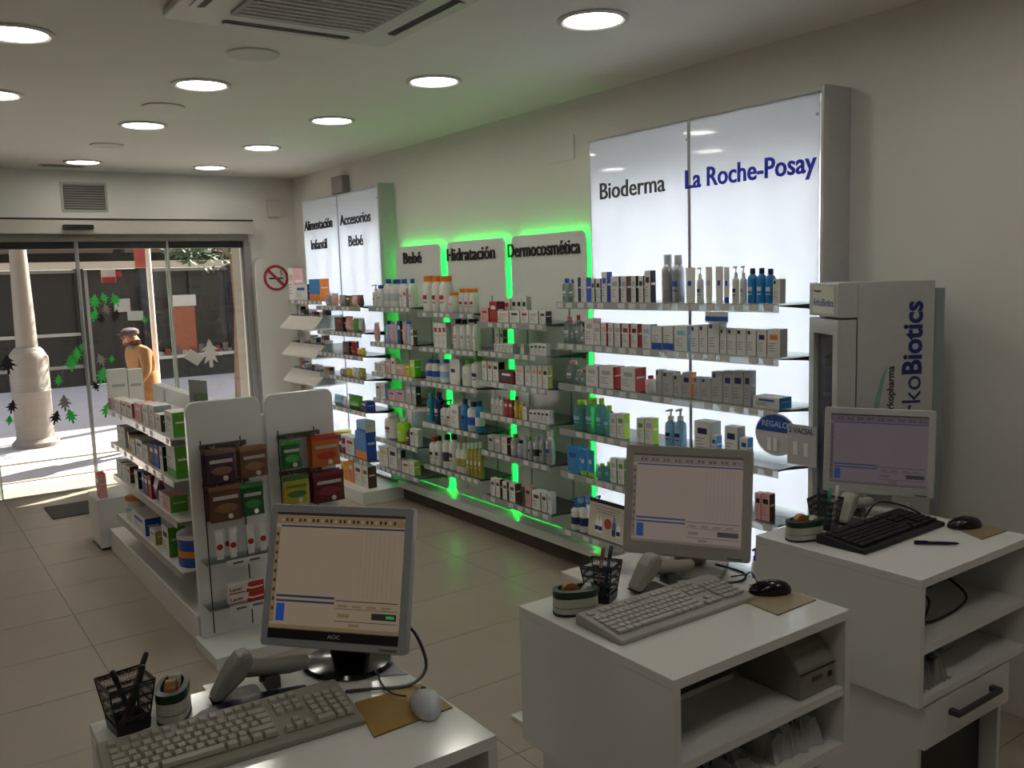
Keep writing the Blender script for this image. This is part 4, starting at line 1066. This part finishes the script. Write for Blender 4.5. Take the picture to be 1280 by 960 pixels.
def pencup(label, x, y, rz, pens, plab):
    t = thing('pen_cup', label, 'pen cup', (x, y, ZT), rz); a, b, h = .031, .043, .10
    w = MB()
    def P(s, z): return [(-s, -s, z), (s, -s, z), (s, s, z), (-s, s, z)]
    w.add(P(a, .02) + P(b, h), [(0, 1, 5, 4), (1, 2, 6, 5), (2, 3, 7, 6), (3, 0, 4, 7)])
    obj('mesh_wall', w, wiremesh(), t)
    r = MB(); q4 = P(b, h); r.tube(q4 + [q4[0], q4[1]], .0022, 6); obj('rim', r, mat('2a2a2c', .35, .6), t)
    f = MB(); f.box(-a, a, -a, a, 0, .003); f.add(P(a + .0006, .003) + P(a + .0024, .022), [(0, 1, 5, 4), (1, 2, 6, 5), (2, 3, 7, 6), (3, 0, 4, 7)]); obj('solid_base', f, mat('1d1d1f', .35, .5), t)
    for i in range(4): obj('corner_wire', MB().tube([P(a, .02)[i], P(b, h)[i]], .0016), mat('2a2a2c', .35, .6), t)
    for (ax, ay, bx, by, ln, c, c2, nm) in pens:
        p0 = Vector((ax, ay, .006)); dv = (Vector((bx, by, h)) - p0).normalized(); p1 = p0 + dv * ln
        M = Matrix.Rotation(rz, 4, 'Z'); O = Vector((x, y, ZT))
        e = thing('pen', nm + ' leaning in ' + plab, 'pen', O + M @ p0)
        D = M.to_3x3() @ dv
        obj('barrel', MB().tube([(0, 0, 0), D * ln * .75], .0048, 8), mat(c, .4), e, smooth=True); obj('cap', MB().tube([D * ln * .75, D * ln * .97, D * ln], [.0056, .0056, .003], 8), mat(c2, .3), e, smooth=True)
    return t
pencup('dark wire mesh pen cup at the corner of silver monitor counter', .322, 1.805, .12, [(-.02, -.012, .028, .0, .15, '7a4526', '121214', 'orange brown marker with black cap'), (-.012, -.02, .018, -.028, .13, '1c3a2c', '14261e', 'dark green marker'), (.014, .016, -.01, .03, .11, '2a2a30', '101012', 'short black pen')], 'corner wire cup')
pencup('dark wire mesh pen cup on the receipt printer counter', 1.487, 1.728, .5, [(-.018, -.01, .035, -.01, .145, '2a3a5a', '0f0f12', 'black capped pen'), (.0, .015, .034, .01, .13, 'a88a80', 'a03a30', 'pale pen with red cap')], 'printer counter cup')
pencup('dark wire mesh pen cup beside the black keyboard', 2.475, 1.745, .2, [(-.02, -.01, .03, .0, .14, '1f6a58', '2a8a70', 'green pen'), (.012, -.02, .035, -.022, .135, 'b8bab8', 'd0d0ce', 'white pen'), (-.01, .018, .015, .03, .13, '16302c', '10201c', 'dark teal pen')], 'black keyboard cup')
bp = thing('ballpoint_pen', 'blue ballpoint pen lying on counter by black keyboard', 'pen', (2.565, 1.42, ZT + .0055), -.78)
obj('barrel', MB().tube([(-.06, 0, 0), (.03, 0, 0), (.062, 0, 0), (.07, 0, 0)], [.005, .0055, .004, .001], 8), mat('10103a', .25), bp, smooth=True); obj('clip', MB().box(-.06, -.02, -.0015, .0015, .0056, .0072), mat('10103a', .25), bp)
# oval tape dispensers
def dispenser(label, x, y, rz, sz=1):
    t = thing('tape_dispenser', label, 'tape dispenser', (x, y, ZT), rz)
    def oval(a, b, n=24): return [(a*sz*math.copysign(abs(math.cos(2*PI*k/n))**.75, math.cos(2*PI*k/n)), b*sz*math.copysign(abs(math.sin(2*PI*k/n))**.75, math.sin(2*PI*k/n))) for k in range(n)]
    obj('foot', MB().prism(oval(.056, .033), 'z', 0, .005), mat('16201a', .5), t)
    obj('lower_body', MB().prism(oval(.055, .0325), 'z', .0052, .046), mat('b4b3a6', .4), t, bevel=.003)
    obj('stripe', MB().prism(oval(.0554, .0329), 'z', .021, .0225), mat('4a4a40', .5), t)
    g = MB(); o1, o2 = oval(.0555, .033), oval(.043, .022); n = len(o1)
    vs = [(p[0], p[1], .0462) for p in o1] + [(p[0], p[1], .064) for p in o1] + [(p[0], p[1], .066) for p in o2] + [(p[0], p[1], .0462) for p in o2]
    fs = [(i*n+k, i*n+(k+1) % n, (i+1)*n+(k+1) % n, (i+1)*n+k) for i in range(3) for k in range(n)]
    obj('green_cover', g.add(vs, fs), mat('14301f', .35), t, smooth=True)
    obj('tape_roll', MB().tube([(-.012, -.010, .058), (-.012, .010, .058)], .022*sz, 16), mat('9a6a38', .35), t, smooth=True)
    obj('tape_core', MB().tube([(-.012, -.0108, .058), (-.012, .0108, .058)], .010*sz, 12), mat('b04a30', .5), t, smooth=True)
    obj('cutter', MB().prism([(.012, .05), (.045, .05), (.04, .072), (.03, .07)], 'y', -.012, .012), mat('a8a79c', .4), t)
    return t
dispenser('green and white tape dispenser beside corner wire cup', .408, 1.80, 1.15, .95)
dispenser('green and white tape dispenser on the receipt printer counter', 1.378, 1.705, -.45, 1.05)
dispenser('green and white tape dispenser by the tall backlit display', 2.325, 1.715, -.35, 1.1)
# barcode scanners
def scanner(label, x, y, rz, m):
    t = thing('barcode_scanner', label, 'scanner', (x, y, ZT), rz)
    obj('stand', MB().prism(rrect(-.045, .045, -.035, .035, .015), 'z', 0, .008), mat('55534e', .5), t, bevel=.002)
    hd = obj('head', MB().prism([(-.058, .012), (-.036, .009), (.012, .045), (.034, .082), (.026, .1), (.002, .098), (-.02, .075)], 'y', -.026, .026), m, t, bevel=.009)
    obj('window', MB().prism([(-.0565, .0085), (-.038, .0065), (-.038, .0085), (-.0565, .0112)], 'y', -.022, .022), mat('180a0a', .1), hd)
    obj('handle', MB().tube([(.02, 0, .06), (.06, 0, .052), (.11, 0, .045), (.15, 0, .043)], [.020, .018, .019, .016], 10), m, t, smooth=True)
    obj('trigger', MB().box(.045, .065, -.006, .006, .024, .04), mat('3a3a3c', .4), t)
    obj('cradle', MB().box(.055, .085, -.02, .02, .0085, .034), mat('55534e', .5), t)
    return t
scanner('grey barcode scanner beside the glossy black monitor foot', .535, 1.79, -.1, mat('84837c', .45))
scanner('cream barcode scanner beside the cream monitor', 1.63, 1.70, -.1, mat('97948a', .45))
scanner('pale barcode scanner behind the black keyboard', 2.585, 1.735, .1, mat('9a998f', .45))
tag(obj('document_wallet', MB().prism([(.43, 1.742), (.66, 1.715), (.66, 1.735), (.56, 1.765), (.45, 1.758)], 'z', ZT, ZT + .012), mat('1c1730', .35)), 'dark blue wallet behind the beige keyboard', 'wallet')
tag(obj('paper_sheet', MB().prism([(.80, 1.70), (.868, 1.66), (.87, 1.85), (.83, 1.868)], 'z', ZT, ZT + .0012), mat('b9b7c0', .7)), 'white paper sheet at the counter edge behind white mouse', 'paper')
tag(obj('paper_sheet', MB().prism([(1.60, 1.845), (1.76, 1.85), (1.75, 1.97), (1.62, 1.975)], 'z', .8755, .877), mat('b9bdc4', .7)), 'pale leaflet on the customer side bag ledge', 'paper')
def cable(label, pts, r=.003):
    P = [Vector(p) for p in pts]; out = []
    for i in range(len(P) - 1):
        a, b, c, d = P[max(i-1, 0)], P[i], P[i+1], P[min(i+2, len(P)-1)]
        for k in range(6):
            s = k / 6; out.append(.5 * ((2*b) + (c - a)*s + (2*a - 5*b + 4*c - d)*s*s + (3*b - a - 3*c + d)*s**3))
    out.append(P[-1]); tag(obj('cable', MB().tube(out, r, 6), BLACKP, smooth=True), label, 'cable')
z = ZT + .004
cable('black cable looping beside the silver framed monitor', [(.86, 1.70, 1.0), (.885, 1.66, .985), (.88, 1.60, .93), (.84, 1.60, z + .003), (.77, 1.64, z), (.72, 1.665, z)], .0035)
cable('thin mouse cable across the gold pad', [(.80, 1.548, z + .01), (.79, 1.59, z + .004), (.80, 1.66, z), (.84, 1.76, z)], .002)
cable('black cable curling under the cream monitor', [(1.85, 1.66, z + .03), (1.895, 1.60, z + .012), (1.87, 1.58, z), (1.80, 1.61, z), (1.78, 1.66, z)], .0035)
cable('small black mouse cable on the printer counter', [(1.875, 1.535, z + .008), (1.895, 1.57, z + .02), (1.88, 1.58, z + .014), (1.87, 1.62, z)], .002)
cable('black cable looping below the white monitor', [(2.66, 1.72, z), (2.70, 1.70, z + .05), (2.78, 1.66, z + .035), (2.81, 1.60, z + .002), (2.72, 1.62, z), (2.66, 1.64, z)], .003)
cable('black cables looped inside the shelf under black keyboard', [(2.40, 1.35, .70), (2.36, 1.40, .74), (2.42, 1.45, .79), (2.50, 1.40, .74), (2.42, 1.36, .70), (2.6, 1.36, .698), (2.70, 1.40, .72), (2.66, 1.55, .80), (2.5, 1.60, .79)], .004)
# things inside the counters
rp = thing('receipt_printer', 'grey beige receipt printer on the open counter shelf', 'printer', (1.815, 1.385, .6905))
pmn = mat('7e7b70', .5)
prof = [(-.09, 0), (.10, 0), (.10, .135), (.06, .155), (0, .148), (-.05, .115), (-.085, .075), (-.09, .06)]
obj('body', MB().prism(prof, 'x', -.07, .07), pmn, rp, bevel=.006)
obj('lid_seam', MB().prism([(-.0915, .066), (-.089, .066), (-.089, .0685), (-.0915, .0685)], 'x', -.07, .07), DARK, rp)
obj('power_button', MB().box(.04, .053, -.0925, -.0902, .035, .048), BLACKP, rp); obj('maker_mark', MB().box(-.025, .015, -.0918, -.0902, .038, .05), mat('4a4a46', .5), rp)
obj('paper_slot', MB().box(-.05, .05, -.035, -.02, .1345, .1375), DARK, rp, rot=(0, 0, 0))
cdw = thing('cash_drawer', 'dark fronted metal box at back of the printer shelf', 'box', (1.53, 1.63, .6905))
obj('case', MB().box(-.19, .19, -.14, .14, 0, .11), mat('4e4c46', .5, .2), cdw, bevel=.003); obj('lock', MB().tube([(-.04, -.1405, .05), (-.04, -.149, .05)], .011, 14), METAL, cdw); obj('front_trim', MB().box(-.19, .19, -.146, -.1405, 0, .012), WHITE, cdw)
def heap(name, label, x, y, z, w, d, h, c, n=1, seed=1):
    rnd = random.Random(seed); b = MB(); nx, ny = 14, 10; vs = []
    for j in range(ny + 1):
        for i in range(nx + 1):
            u, v = i/nx*2-1, j/ny*2-1; e = max(0, (1-u**4)*(1-v**4)); vs.append((u*w/2 + rnd.uniform(-.008, .008), v*d/2 + rnd.uniform(-.008, .008), h * e**.5 * (.75 + rnd.uniform(-.22, .25)) + .001))
    b.add(vs, [(j*(nx+1)+i, j*(nx+1)+i+1, (j+1)*(nx+1)+i+1, (j+1)*(nx+1)+i) for j in range(ny) for i in range(nx)])
    o = obj(name, b, mat(c, .35, 0, .2, 25, .2), loc=(x, y, z)); m = o.modifiers.new('thick', 'SOLIDIFY'); m.thickness = .002; m.offset = 1; tag(o, label, 'bag')
    st = MB()
    for k in range(7):
        u = -w*.3 + k*w*.1; i = int((u/w+.5)*nx)
        p = [Vector(vs[j*(nx+1)+min(nx, max(0, i + (j % 2)))]) + Vector((0, 0, .005)) for j in range(2, ny - 2)]
        st.tube(p, .0035, 4)
    obj('blue_print', st, mat('2a3f8a', .5), o); return o
heap('plastic_bag', 'crumpled white and blue bag bundle below the receipt printer', 1.775, 1.42, .5425, .20, .22, .09, 'a3a6a6', seed=3)
heap('plastic_bag', 'flat white and blue bag heap below the metal box', 1.51, 1.44, .5425, .26, .24, .05, '9a9d9d', seed=5)
heap('plastic_bag', 'clear bag bundle under the shelf of black keyboard counter', 2.36, 1.38, .5425, .17, .16, .10, '7f807e', seed=8)
heap('plastic_bag', 'clear bag lying on the shelf under black keyboard', 2.60, 1.60, .6905, .24, .16, .05, '77797a', seed=9)
pk = thing('tissue_pack', 'white pack with dark blue top in the black keyboard counter', 'pack', (2.66, 1.46, .5425), .1)
obj('pack', MB().prism(rrect(-.08, .08, -.06, .06, .012), 'z', 0, .05), mat('8f9290', .5), pk, bevel=.008); obj('blue_top', MB().prism(rrect(-.075, .055, -.055, .055, .01), 'z', .0505, .068), mat('1a2440', .5), pk, bevel=.004)
tag(obj('white_box', MB().box(2.29, 2.42, 1.58, 1.70, .6905, .80), mat('b0b0ac', .5), bevel=.002), 'small white box at back of black keyboard counter shelf', 'box')

# ------------------------------------------------------------------ slim display fridge standing at an angle by the wall
fr = thing('display_fridge', 'slim white display fridge with lettered side and glazed door', 'fridge', (2.88, 1.985, 0), math.radians(-32))
L, Wd, H = .366, .27, 1.684; FW = mat('b3b6b2', .4)
b = MB(); b.box(.075, L, 0, .012, .06, H); b.box(.075, L, Wd - .012, Wd, .06, H); b.box(L - .012, L, .0125, Wd - .0125, .06, H); b.box(.075, L - .0125, .0125, Wd - .0125, H - .14, H); b.box(.075, L - .0125, .0125, Wd - .0125, .06, .16)
obj('body', b, FW, fr)
obj('plinth', MB().box(.09, L - .02, .02, Wd - .02, 0, .059), DARK, fr)
hd = obj('header', MB().box(0, .0735, 0, Wd, H - .128, H), FW, fr, bevel=.006)
obj('sign_plate', MB().box(-.0025, -.0005, .03, Wd - .04, H - .115, H - .012), mat('c9cbb9', .4), hd)
SGN = mat('3b57a0', .5)
text('ArkoBiotics', .19, .028, .0008, 'lettering', SGN, hd, (-.0026, Wd - .043, H - .088), WX, WY, .01)
text('Arkopharma', .07, .009, .0008, 'lettering', DARK, hd, (-.0026, Wd - .05, H - .035), WX, WY, .01)
dr = MB(); z0, z1 = .07, H - .136
dr.box(0, .07, 0, .045, z0, z1); dr.box(0, .07, Wd - .045, Wd, z0, z1); dr.box(0, .07, .0452, Wd - .0452, z0, z0 + .06); dr.box(0, .07, .0452, Wd - .0452, z1 - .06, z1)
dd = obj('door', dr, FW, fr, bevel=.004)
obj('door_glass', MB().box(.02, .026, .0455, Wd - .0455, z0 + .0605, z1 - .0605), clear('cfd4e6', .12, .03), dd)
obj('door_handle', MB().tube([(-.004, .02, .9), (-.02, .02, .92), (-.02, .02, 1.1), (-.004, .02, 1.12)], .006), METAL, dd)
obj('gasket', MB().box(.0705, .0745, .004, Wd - .004, z0, z1), DARK, fr)
for zz in (.35, .65, .95, 1.22):
    obj('rack', MB().box(.08, L - .014, .014, Wd - .014, zz, zz + .006), mat('8f8aa6', .4), fr)
    for k in range(3):
        goods('C', .05, .15, 'l,w,n' if k % 2 else 'w,l,b', 'pale blue and white carton inside the slim display fridge', (2.88 + .12*math.cos(math.radians(-32)) - (.06 + .07*k)*math.sin(math.radians(-32)), 1.985 + .12*math.sin(math.radians(-32)) + (.06 + .07*k)*math.cos(math.radians(-32)), zz + .0065), math.radians(-32), None, .05)
obj('back_cover', MB().box(L + .001, L + .05, .02, Wd - .02, .1, H - .03), mat('8b9496', .5), fr)
BL = mat('20296a', .5)
text('Arko', .225, .071, .0008, 'lettering', BL, fr, (.319, -.0005, 1.105), (0, 0, 1), (-1, 0, 0), .0)
text('Biotics', .272, .071, .0008, 'lettering', BL, fr, (.319, -.0005, 1.337), (0, 0, 1), (-1, 0, 0), .03)
text('Arkopharma', .19, .026, .0008, 'lettering', DARK, fr, (.216, -.0005, 1.18), (0, 0, 1), (-1, 0, 0), .02)
lf = MB().prism([(.132, 1.14), (.158, 1.14), (.160, 1.22), (.176, 1.30), (.193, 1.378), (.166, 1.32), (.144, 1.24)], 'y', -.0012, -.0003)
obj('leaf_mark', lf, mat('7fa596', .5), fr)
obj('side_panel', MB().box(.078, L - .003, -.0002, -.00005, .1, H - .002), FW, fr)

# ------------------------------------------------------------------ the street outside
PAV = mat('a6a0a6', .85, 0, .1, 1.5, .1)
struct('pavement', MB().box(-14, 22, YF + .425, 18.0, -.25, -.03), PAV)
kb = MB().box(-14, 22, 10.35, 10.55, -.03, -.012)
struct('trim_1', kb, mat('b9b3a8', .8))
st = MB()
struct('trim_2', MB().box(-14, 22, 9.35, 9.43, -.03, -.022), mat('7d7569', .8))
# outside of the pharmacy front: unseen surround and canopy added to shade the doors
ex = MB(); ex.box(-6, -1.0, YF + .301, YF + .55, -.03, 7); ex.box(2.956, 12, YF + .301, YF + .55, -.03, 7); ex.box(-1, 2.956, YF + .301, YF + .55, 2.36, 7); ex.box(-6, 12, YF + .5501, YF + 1.25, 2.75, 2.9)
struct('wall_exterior_added_shade', ex, mat('8d8478', .85))
# opposite building
ob = thing('shop_building', 'dark shop front across the street with pale lintel', 'building', (3.5, 18.0, -.03))
BRN = mat('211a17', .8, 0, .2, 2)
def op(nm, x0, x1, y0, y1, z0, z1, m, par=None):
    return obj(nm, MB().box(x0 - 3.5, x1 - 3.5, y0, y1, z0 + .03, z1 + .03), m, par or ob)
op('upper_wall', -9, 6.095, .02, .9, 2.26, 9.5, BRN); op('lintel', -9, 6.1, -.12, .3, 2.12, 2.25, mat('b5a795', .8))
for x0, x1 in ((-9, 1.2), (3.0, 3.12), (4.1, 4.25), (5.78, 6.1)): op('pier', x0, x1, -.02, .4, -.03, 2.119, BRN)
DG = mat('080606', .45); FRM = mat('8f8a84', .5, .3)
op('stall_riser', 1.2, 3.0, 0, .3, -.03, .3, BRN)
for x0, x1, z0, nm in ((1.2, 3.0, .3, 0), (4.25, 5.78, .42, 1)):
    op('window_pane', x0, x1, .12, .14, z0, 2.11, DG)
    op('window_frame', x0, x1, .05, .11, z0, z0 + .06, FRM); op('window_frame', x0, x1, .05, .11, 2.05, 2.11, FRM)
    for xx in (x0, (x0+x1)/2, x1 - .04): op('mullion', xx, xx + .04, .05, .11, z0 + .061, 2.049, DARK)
op('transom', 1.2, 3.0, .04, .049, .90, .96, mat('9c958c', .6)); op('stall_riser', 4.25, 5.78, -.04, .1, -.03, .36, DARK); op('sill', 4.25, 5.78, -.1, .045, .361, .419, mat('b5ada3', .7))
op('door_leaf', 3.12, 4.1, .14, .2, -.03, 2.11, mat('1a1411', .5)); op('door_rail', 3.14, 3.2, .10, .139, -.03, 2.1, FRM)
op('orange_panel', 4.66, 5.08, .02, .0495, .42, 1.35, mat('8a4a2a', .6)); op('white_panel', 4.62, 5.12, .02, .0495, 1.36, 1.58, mat('b5aea8', .6)); op('white_panel', 3.62, 3.9, .06, .139, 1.30, 1.55, mat('9a948e', .6))
for k in range(9): op('goods_row', 4.3 + .16*k, 4.4 + .16*k, -.01, .045, .42, .5 + .05*(k % 3), mat(['8a8078', '6b2a20', '57504a'][k % 3], .6))
for k in range(5): op('awning_slat', -5 + 2.2*k, -3 + 2.2*k, -.3, .0, 2.40, 2.5, mat('4a3a30', .7))
for k in range(6):
    for r in range(2):
        wdo = op('upper_window', -7 + 2.3*k, -5.9 + 2.3*k, -.02, .019, 3.4 + 3*r, 5.0 + 3*r, mat('2a2c30', .2)); op('window_sill', -7.1 + 2.3*k, -5.8 + 2.3*k, -.1, .018, 3.3 + 3*r, 3.39 + 3*r, mat('a89f92', .7), wdo)
nb = thing('neighbour_building', 'tan rendered building beside the dark shop front', 'building', (11, 17.6, -.03))
obj('wall', MB().box(-4.89, 9, 0, 1.3, 0, 9), mat('a8845e', .85, 0, .1, 2), nb); obj('base_course', MB().box(-4.9, 9, -.04, -.001, 0, .5), mat('6d645c', .8), nb)
for k in range(4):
    w_ = obj('window', MB().box(-4 + 3*k, -2.7 + 3*k, -.03, -.001, 1.0, 2.6), DG, nb); obj('frame', MB().box(-4.1 + 3*k, -2.6 + 3*k, -.06, -.031, .9, .99), FRM, w_)
# cast lamp post in front of the door
lp = thing('lamp_post', 'stout grey cast iron lamp post on the pavement outside', 'lamp post', (1.335, 11.5, -.03))
LPM = mat('776f69', .65, 0, .12, 8, .1)
obj('base', MB().lathe([(.25, 0), (.25, .05), (.20, .10), (.195, .20), (.20, .22), (.205, .62), (.215, .64), (.205, .66), (.21, 1.02), (.18, 1.08)], 12), LPM, lp, smooth=True)
obj('collar', MB().lathe([(.18, 1.081), (.15, 1.12), (.13, 1.14)], 12), LPM, lp, smooth=True)
obj('shaft', MB().lathe([(.115, 1.141), (.11, 1.4), (.085, 2.4), (.07, 4.0), (.06, 5.2)], 12), LPM, lp, smooth=True)
obj('arm', MB().tube([(0, 0, 5.0), (.5, -.1, 5.4), (1.0, -.2, 5.3)], .03, 8), LPM, lp, smooth=True)
obj('lantern', MB().lathe([(.05, 5.0), (.2, 5.1), (.22, 5.25), (.08, 5.35)], 12, c=(1.0, -.2)), mat('55524e', .5), lp, smooth=True)
sp_ = thing('sign_pole', 'slim pale sign pole standing in the sun outside', 'pole', (2.47, 10.4, -.03))
obj('pole', MB().tube([(0, 0, 0), (0, 0, 3.1)], .03, 10), mat('d6cfc6', .5), sp_, smooth=True); obj('red_sign', MB().box(-.14, -.032, -.01, .01, 2.0, 2.5), mat('b04a40', .5), sp_); obj('foot', MB().lathe([(.08, 0), (.08, .02), (.04, .05)], 12), FRM, sp_)
# street tree
tr = thing('street_tree', 'street tree with pale trunk outside the glass door', 'tree', (4.32, 13.0, -.03))
obj('trunk', MB().tube([(0, 0, 0), (-.02, 0, .6), (.03, .02, 1.4), (0, 0, 2.2), (-.06, .05, 3.0)], [.16, .12, .11, .10, .06], 10), mat('7a5e48', .9, 0, .25, 12, .4), tr, smooth=True)
rnd = random.Random(4); lv = MB()
for k in range(1500):
    th, ph, rr = rnd.uniform(0, 2*PI), rnd.uniform(-1, 1), rnd.random() ** .4
    p = Vector((-.35 + 1.0*rr*math.cos(th)*math.sqrt(1-ph*ph), .9*rr*math.sin(th)*math.sqrt(1-ph*ph), 2.85 + .85*rr*ph))
    a = Vector((rnd.gauss(0, 1), rnd.gauss(0, 1), rnd.gauss(0, .6))).normalized() * rnd.uniform(.05, .09); b_ = a.orthogonal().normalized() * a.length * .4
    lv.add([p - a, p + b_, p + a, p - b_], [(0, 1, 2, 3)], 0)
o = obj('foliage', lv, mat('3f5238', .7, 0, .3, 3), tr); o['kind'] = 'stuff'
for k in range(4): obj('branch', MB().tube([(0, 0, 2.1), (-.2 + .25*math.cos(k*1.6), .25*math.sin(k*1.6), 2.6), (-.35 + .5*math.cos(k*1.6), .5*math.sin(k*1.6), 3.0)], [.05, .03, .015], 6), mat('6e5848', .9), tr)
# passer-by
def person():
    t = thing('person', 'passer-by in tan coat and flat cap walking outside', 'person', (2.30, 10.25, -.03), math.radians(-75)); t.scale = (.9, .9, .9)
    J = dict(pel=(0, 0, .80), waist=(0, .0, .92), chest=(0, -.04, 1.12), neck=(0, -.09, 1.27), head=(0, -.14, 1.36), top=(0, -.15, 1.46),
             sl=(-.17, -.06, 1.20), el=(-.22, .02, .97), wl=(-.20, -.08, .80), hl=(-.20, -.12, .72), sr=(.17, -.06, 1.20), er=(.22, -.08, .97), wr=(.20, -.2, .84), hr=(.20, -.24, .77),
             pl=(-.09, 0, .76), kl=(-.10, -.12, .44), al=(-.10, -.06, .09), tl=(-.10, -.2, .04), pr=(.09, 0, .76), kr=(.10, .02, .42), ar=(.10, .16, .10), trr=(.10, .05, .04))
    Rr = dict(pel=.15, waist=.15, chest=.16, neck=.06, head=.092, top=.07, sl=.085, el=.06, wl=.045, hl=.035, sr=.085, er=.06, wr=.045, hr=.035, pl=.10, kl=.07, al=.05, tl=.035, pr=.10, kr=.07, ar=.05, trr=.035)
    E = [('pel', 'waist'), ('waist', 'chest'), ('chest', 'neck'), ('neck', 'head'), ('head', 'top'), ('chest', 'sl'), ('sl', 'el'), ('el', 'wl'), ('wl', 'hl'), ('chest', 'sr'), ('sr', 'er'), ('er', 'wr'), ('wr', 'hr'),
         ('pel', 'pl'), ('pl', 'kl'), ('kl', 'al'), ('al', 'tl'), ('pel', 'pr'), ('pr', 'kr'), ('kr', 'ar'), ('ar', 'trr')]
    ks = list(J); me = bpy.data.meshes.new('body'); me.from_pydata([J[k] for k in ks], [(ks.index(a), ks.index(b)) for a, b in E], [])
    ob_ = bpy.data.objects.new('tmp', me); COL.objects.link(ob_); ob_.modifiers.new('s', 'SKIN'); sd = ob_.modifiers.new('d', 'SUBSURF'); sd.levels = 2; sd.render_levels = 2
    for k, v in zip(ks, me.skin_vertices[0].data): v.radius = (Rr[k], Rr[k]); v.use_root = (k == 'pel')
    dg = bpy.context.evaluated_depsgraph_get(); m2 = bpy.data.meshes.new_from_object(ob_.evaluated_get(dg)); bpy.data.objects.remove(ob_)
    m2.name = 'body'; m2.materials.clear()
    for c in (mat('8c6038', .85, 0, .3, 20), mat('35323a', .85), mat('b98468', .6), mat('1c1a1a', .5)): m2.materials.append(c)
    for p in m2.polygons:
        z = p.center.z; p.use_smooth = True
        p.material_index = 3 if z < .11 else 1 if z < .74 and abs(p.center.x) < .17 else 2 if z > 1.29 or (z < .80 and abs(p.center.x) > .16) else 0
    b = obj('body', m2, m2.materials[0], t)
    obj('coat_skirt', MB().lathe([(.20, .60), (.19, .75), (.17, .95), (.165, .97)], 16, sy=.9), mat('8c6038', .85, 0, .3, 20), t, smooth=True)
    cp = MB().lathe([(.098, 1.425), (.105, 1.44), (.10, 1.475), (.06, 1.50), (0, 1.505)], 16, c=(0, -.14)); cp.prism([(-.07, -.22), (.07, -.22), (.05, -.285), (-.05, -.285)], 'z', 1.425, 1.435)
    c_ = obj('flat_cap', cp, mat('4b4644', .9), t, smooth=True); c_['label'] = 'dark flat cap'
    hd = MB()
    hd.add([(0, -.262, 1.385), (-.014, -.225, 1.365), (.014, -.225, 1.365), (0, -.225, 1.41)], [(0, 1, 2), (0, 2, 3), (0, 3, 1)])
    for s in (-1, 1): hd.lathe([(.0, -.02), (.018, -.012), (.018, .012), (0, .02)], 8, c=(s*.095, -.14)); hd.box(s*.03 - .01, s*.03 + .01, -.238, -.222, 1.40, 1.406)
    hd.v = [(p[0], p[1], p[2] + (1.385 if abs(p[2]) < .1 else 0)) for p in hd.v]; hd.box(-.022, .022, -.232, -.222, 1.335, 1.341)
    obj('face', hd, mat('a87860', .6), t); obj('scarf', MB().lathe([(.085, 1.24), (.09, 1.27), (.075, 1.295)], 12, c=(0, -.09)), mat('6d625a', .9), t, smooth=True)
person()

# ------------------------------------------------------------------ look-alikes share a group
cnt = {}
for o in S.objects:
    if o.parent is None and 'label' in o: cnt.setdefault(o['label'], []).append(o)
for l, os_ in cnt.items():
    for o in os_:
        if len(os_) > 1 and 'group' not in o: o['group'] = l
        if len(os_) == 1 and 'group' in o and o['group'] == l: del o['group']
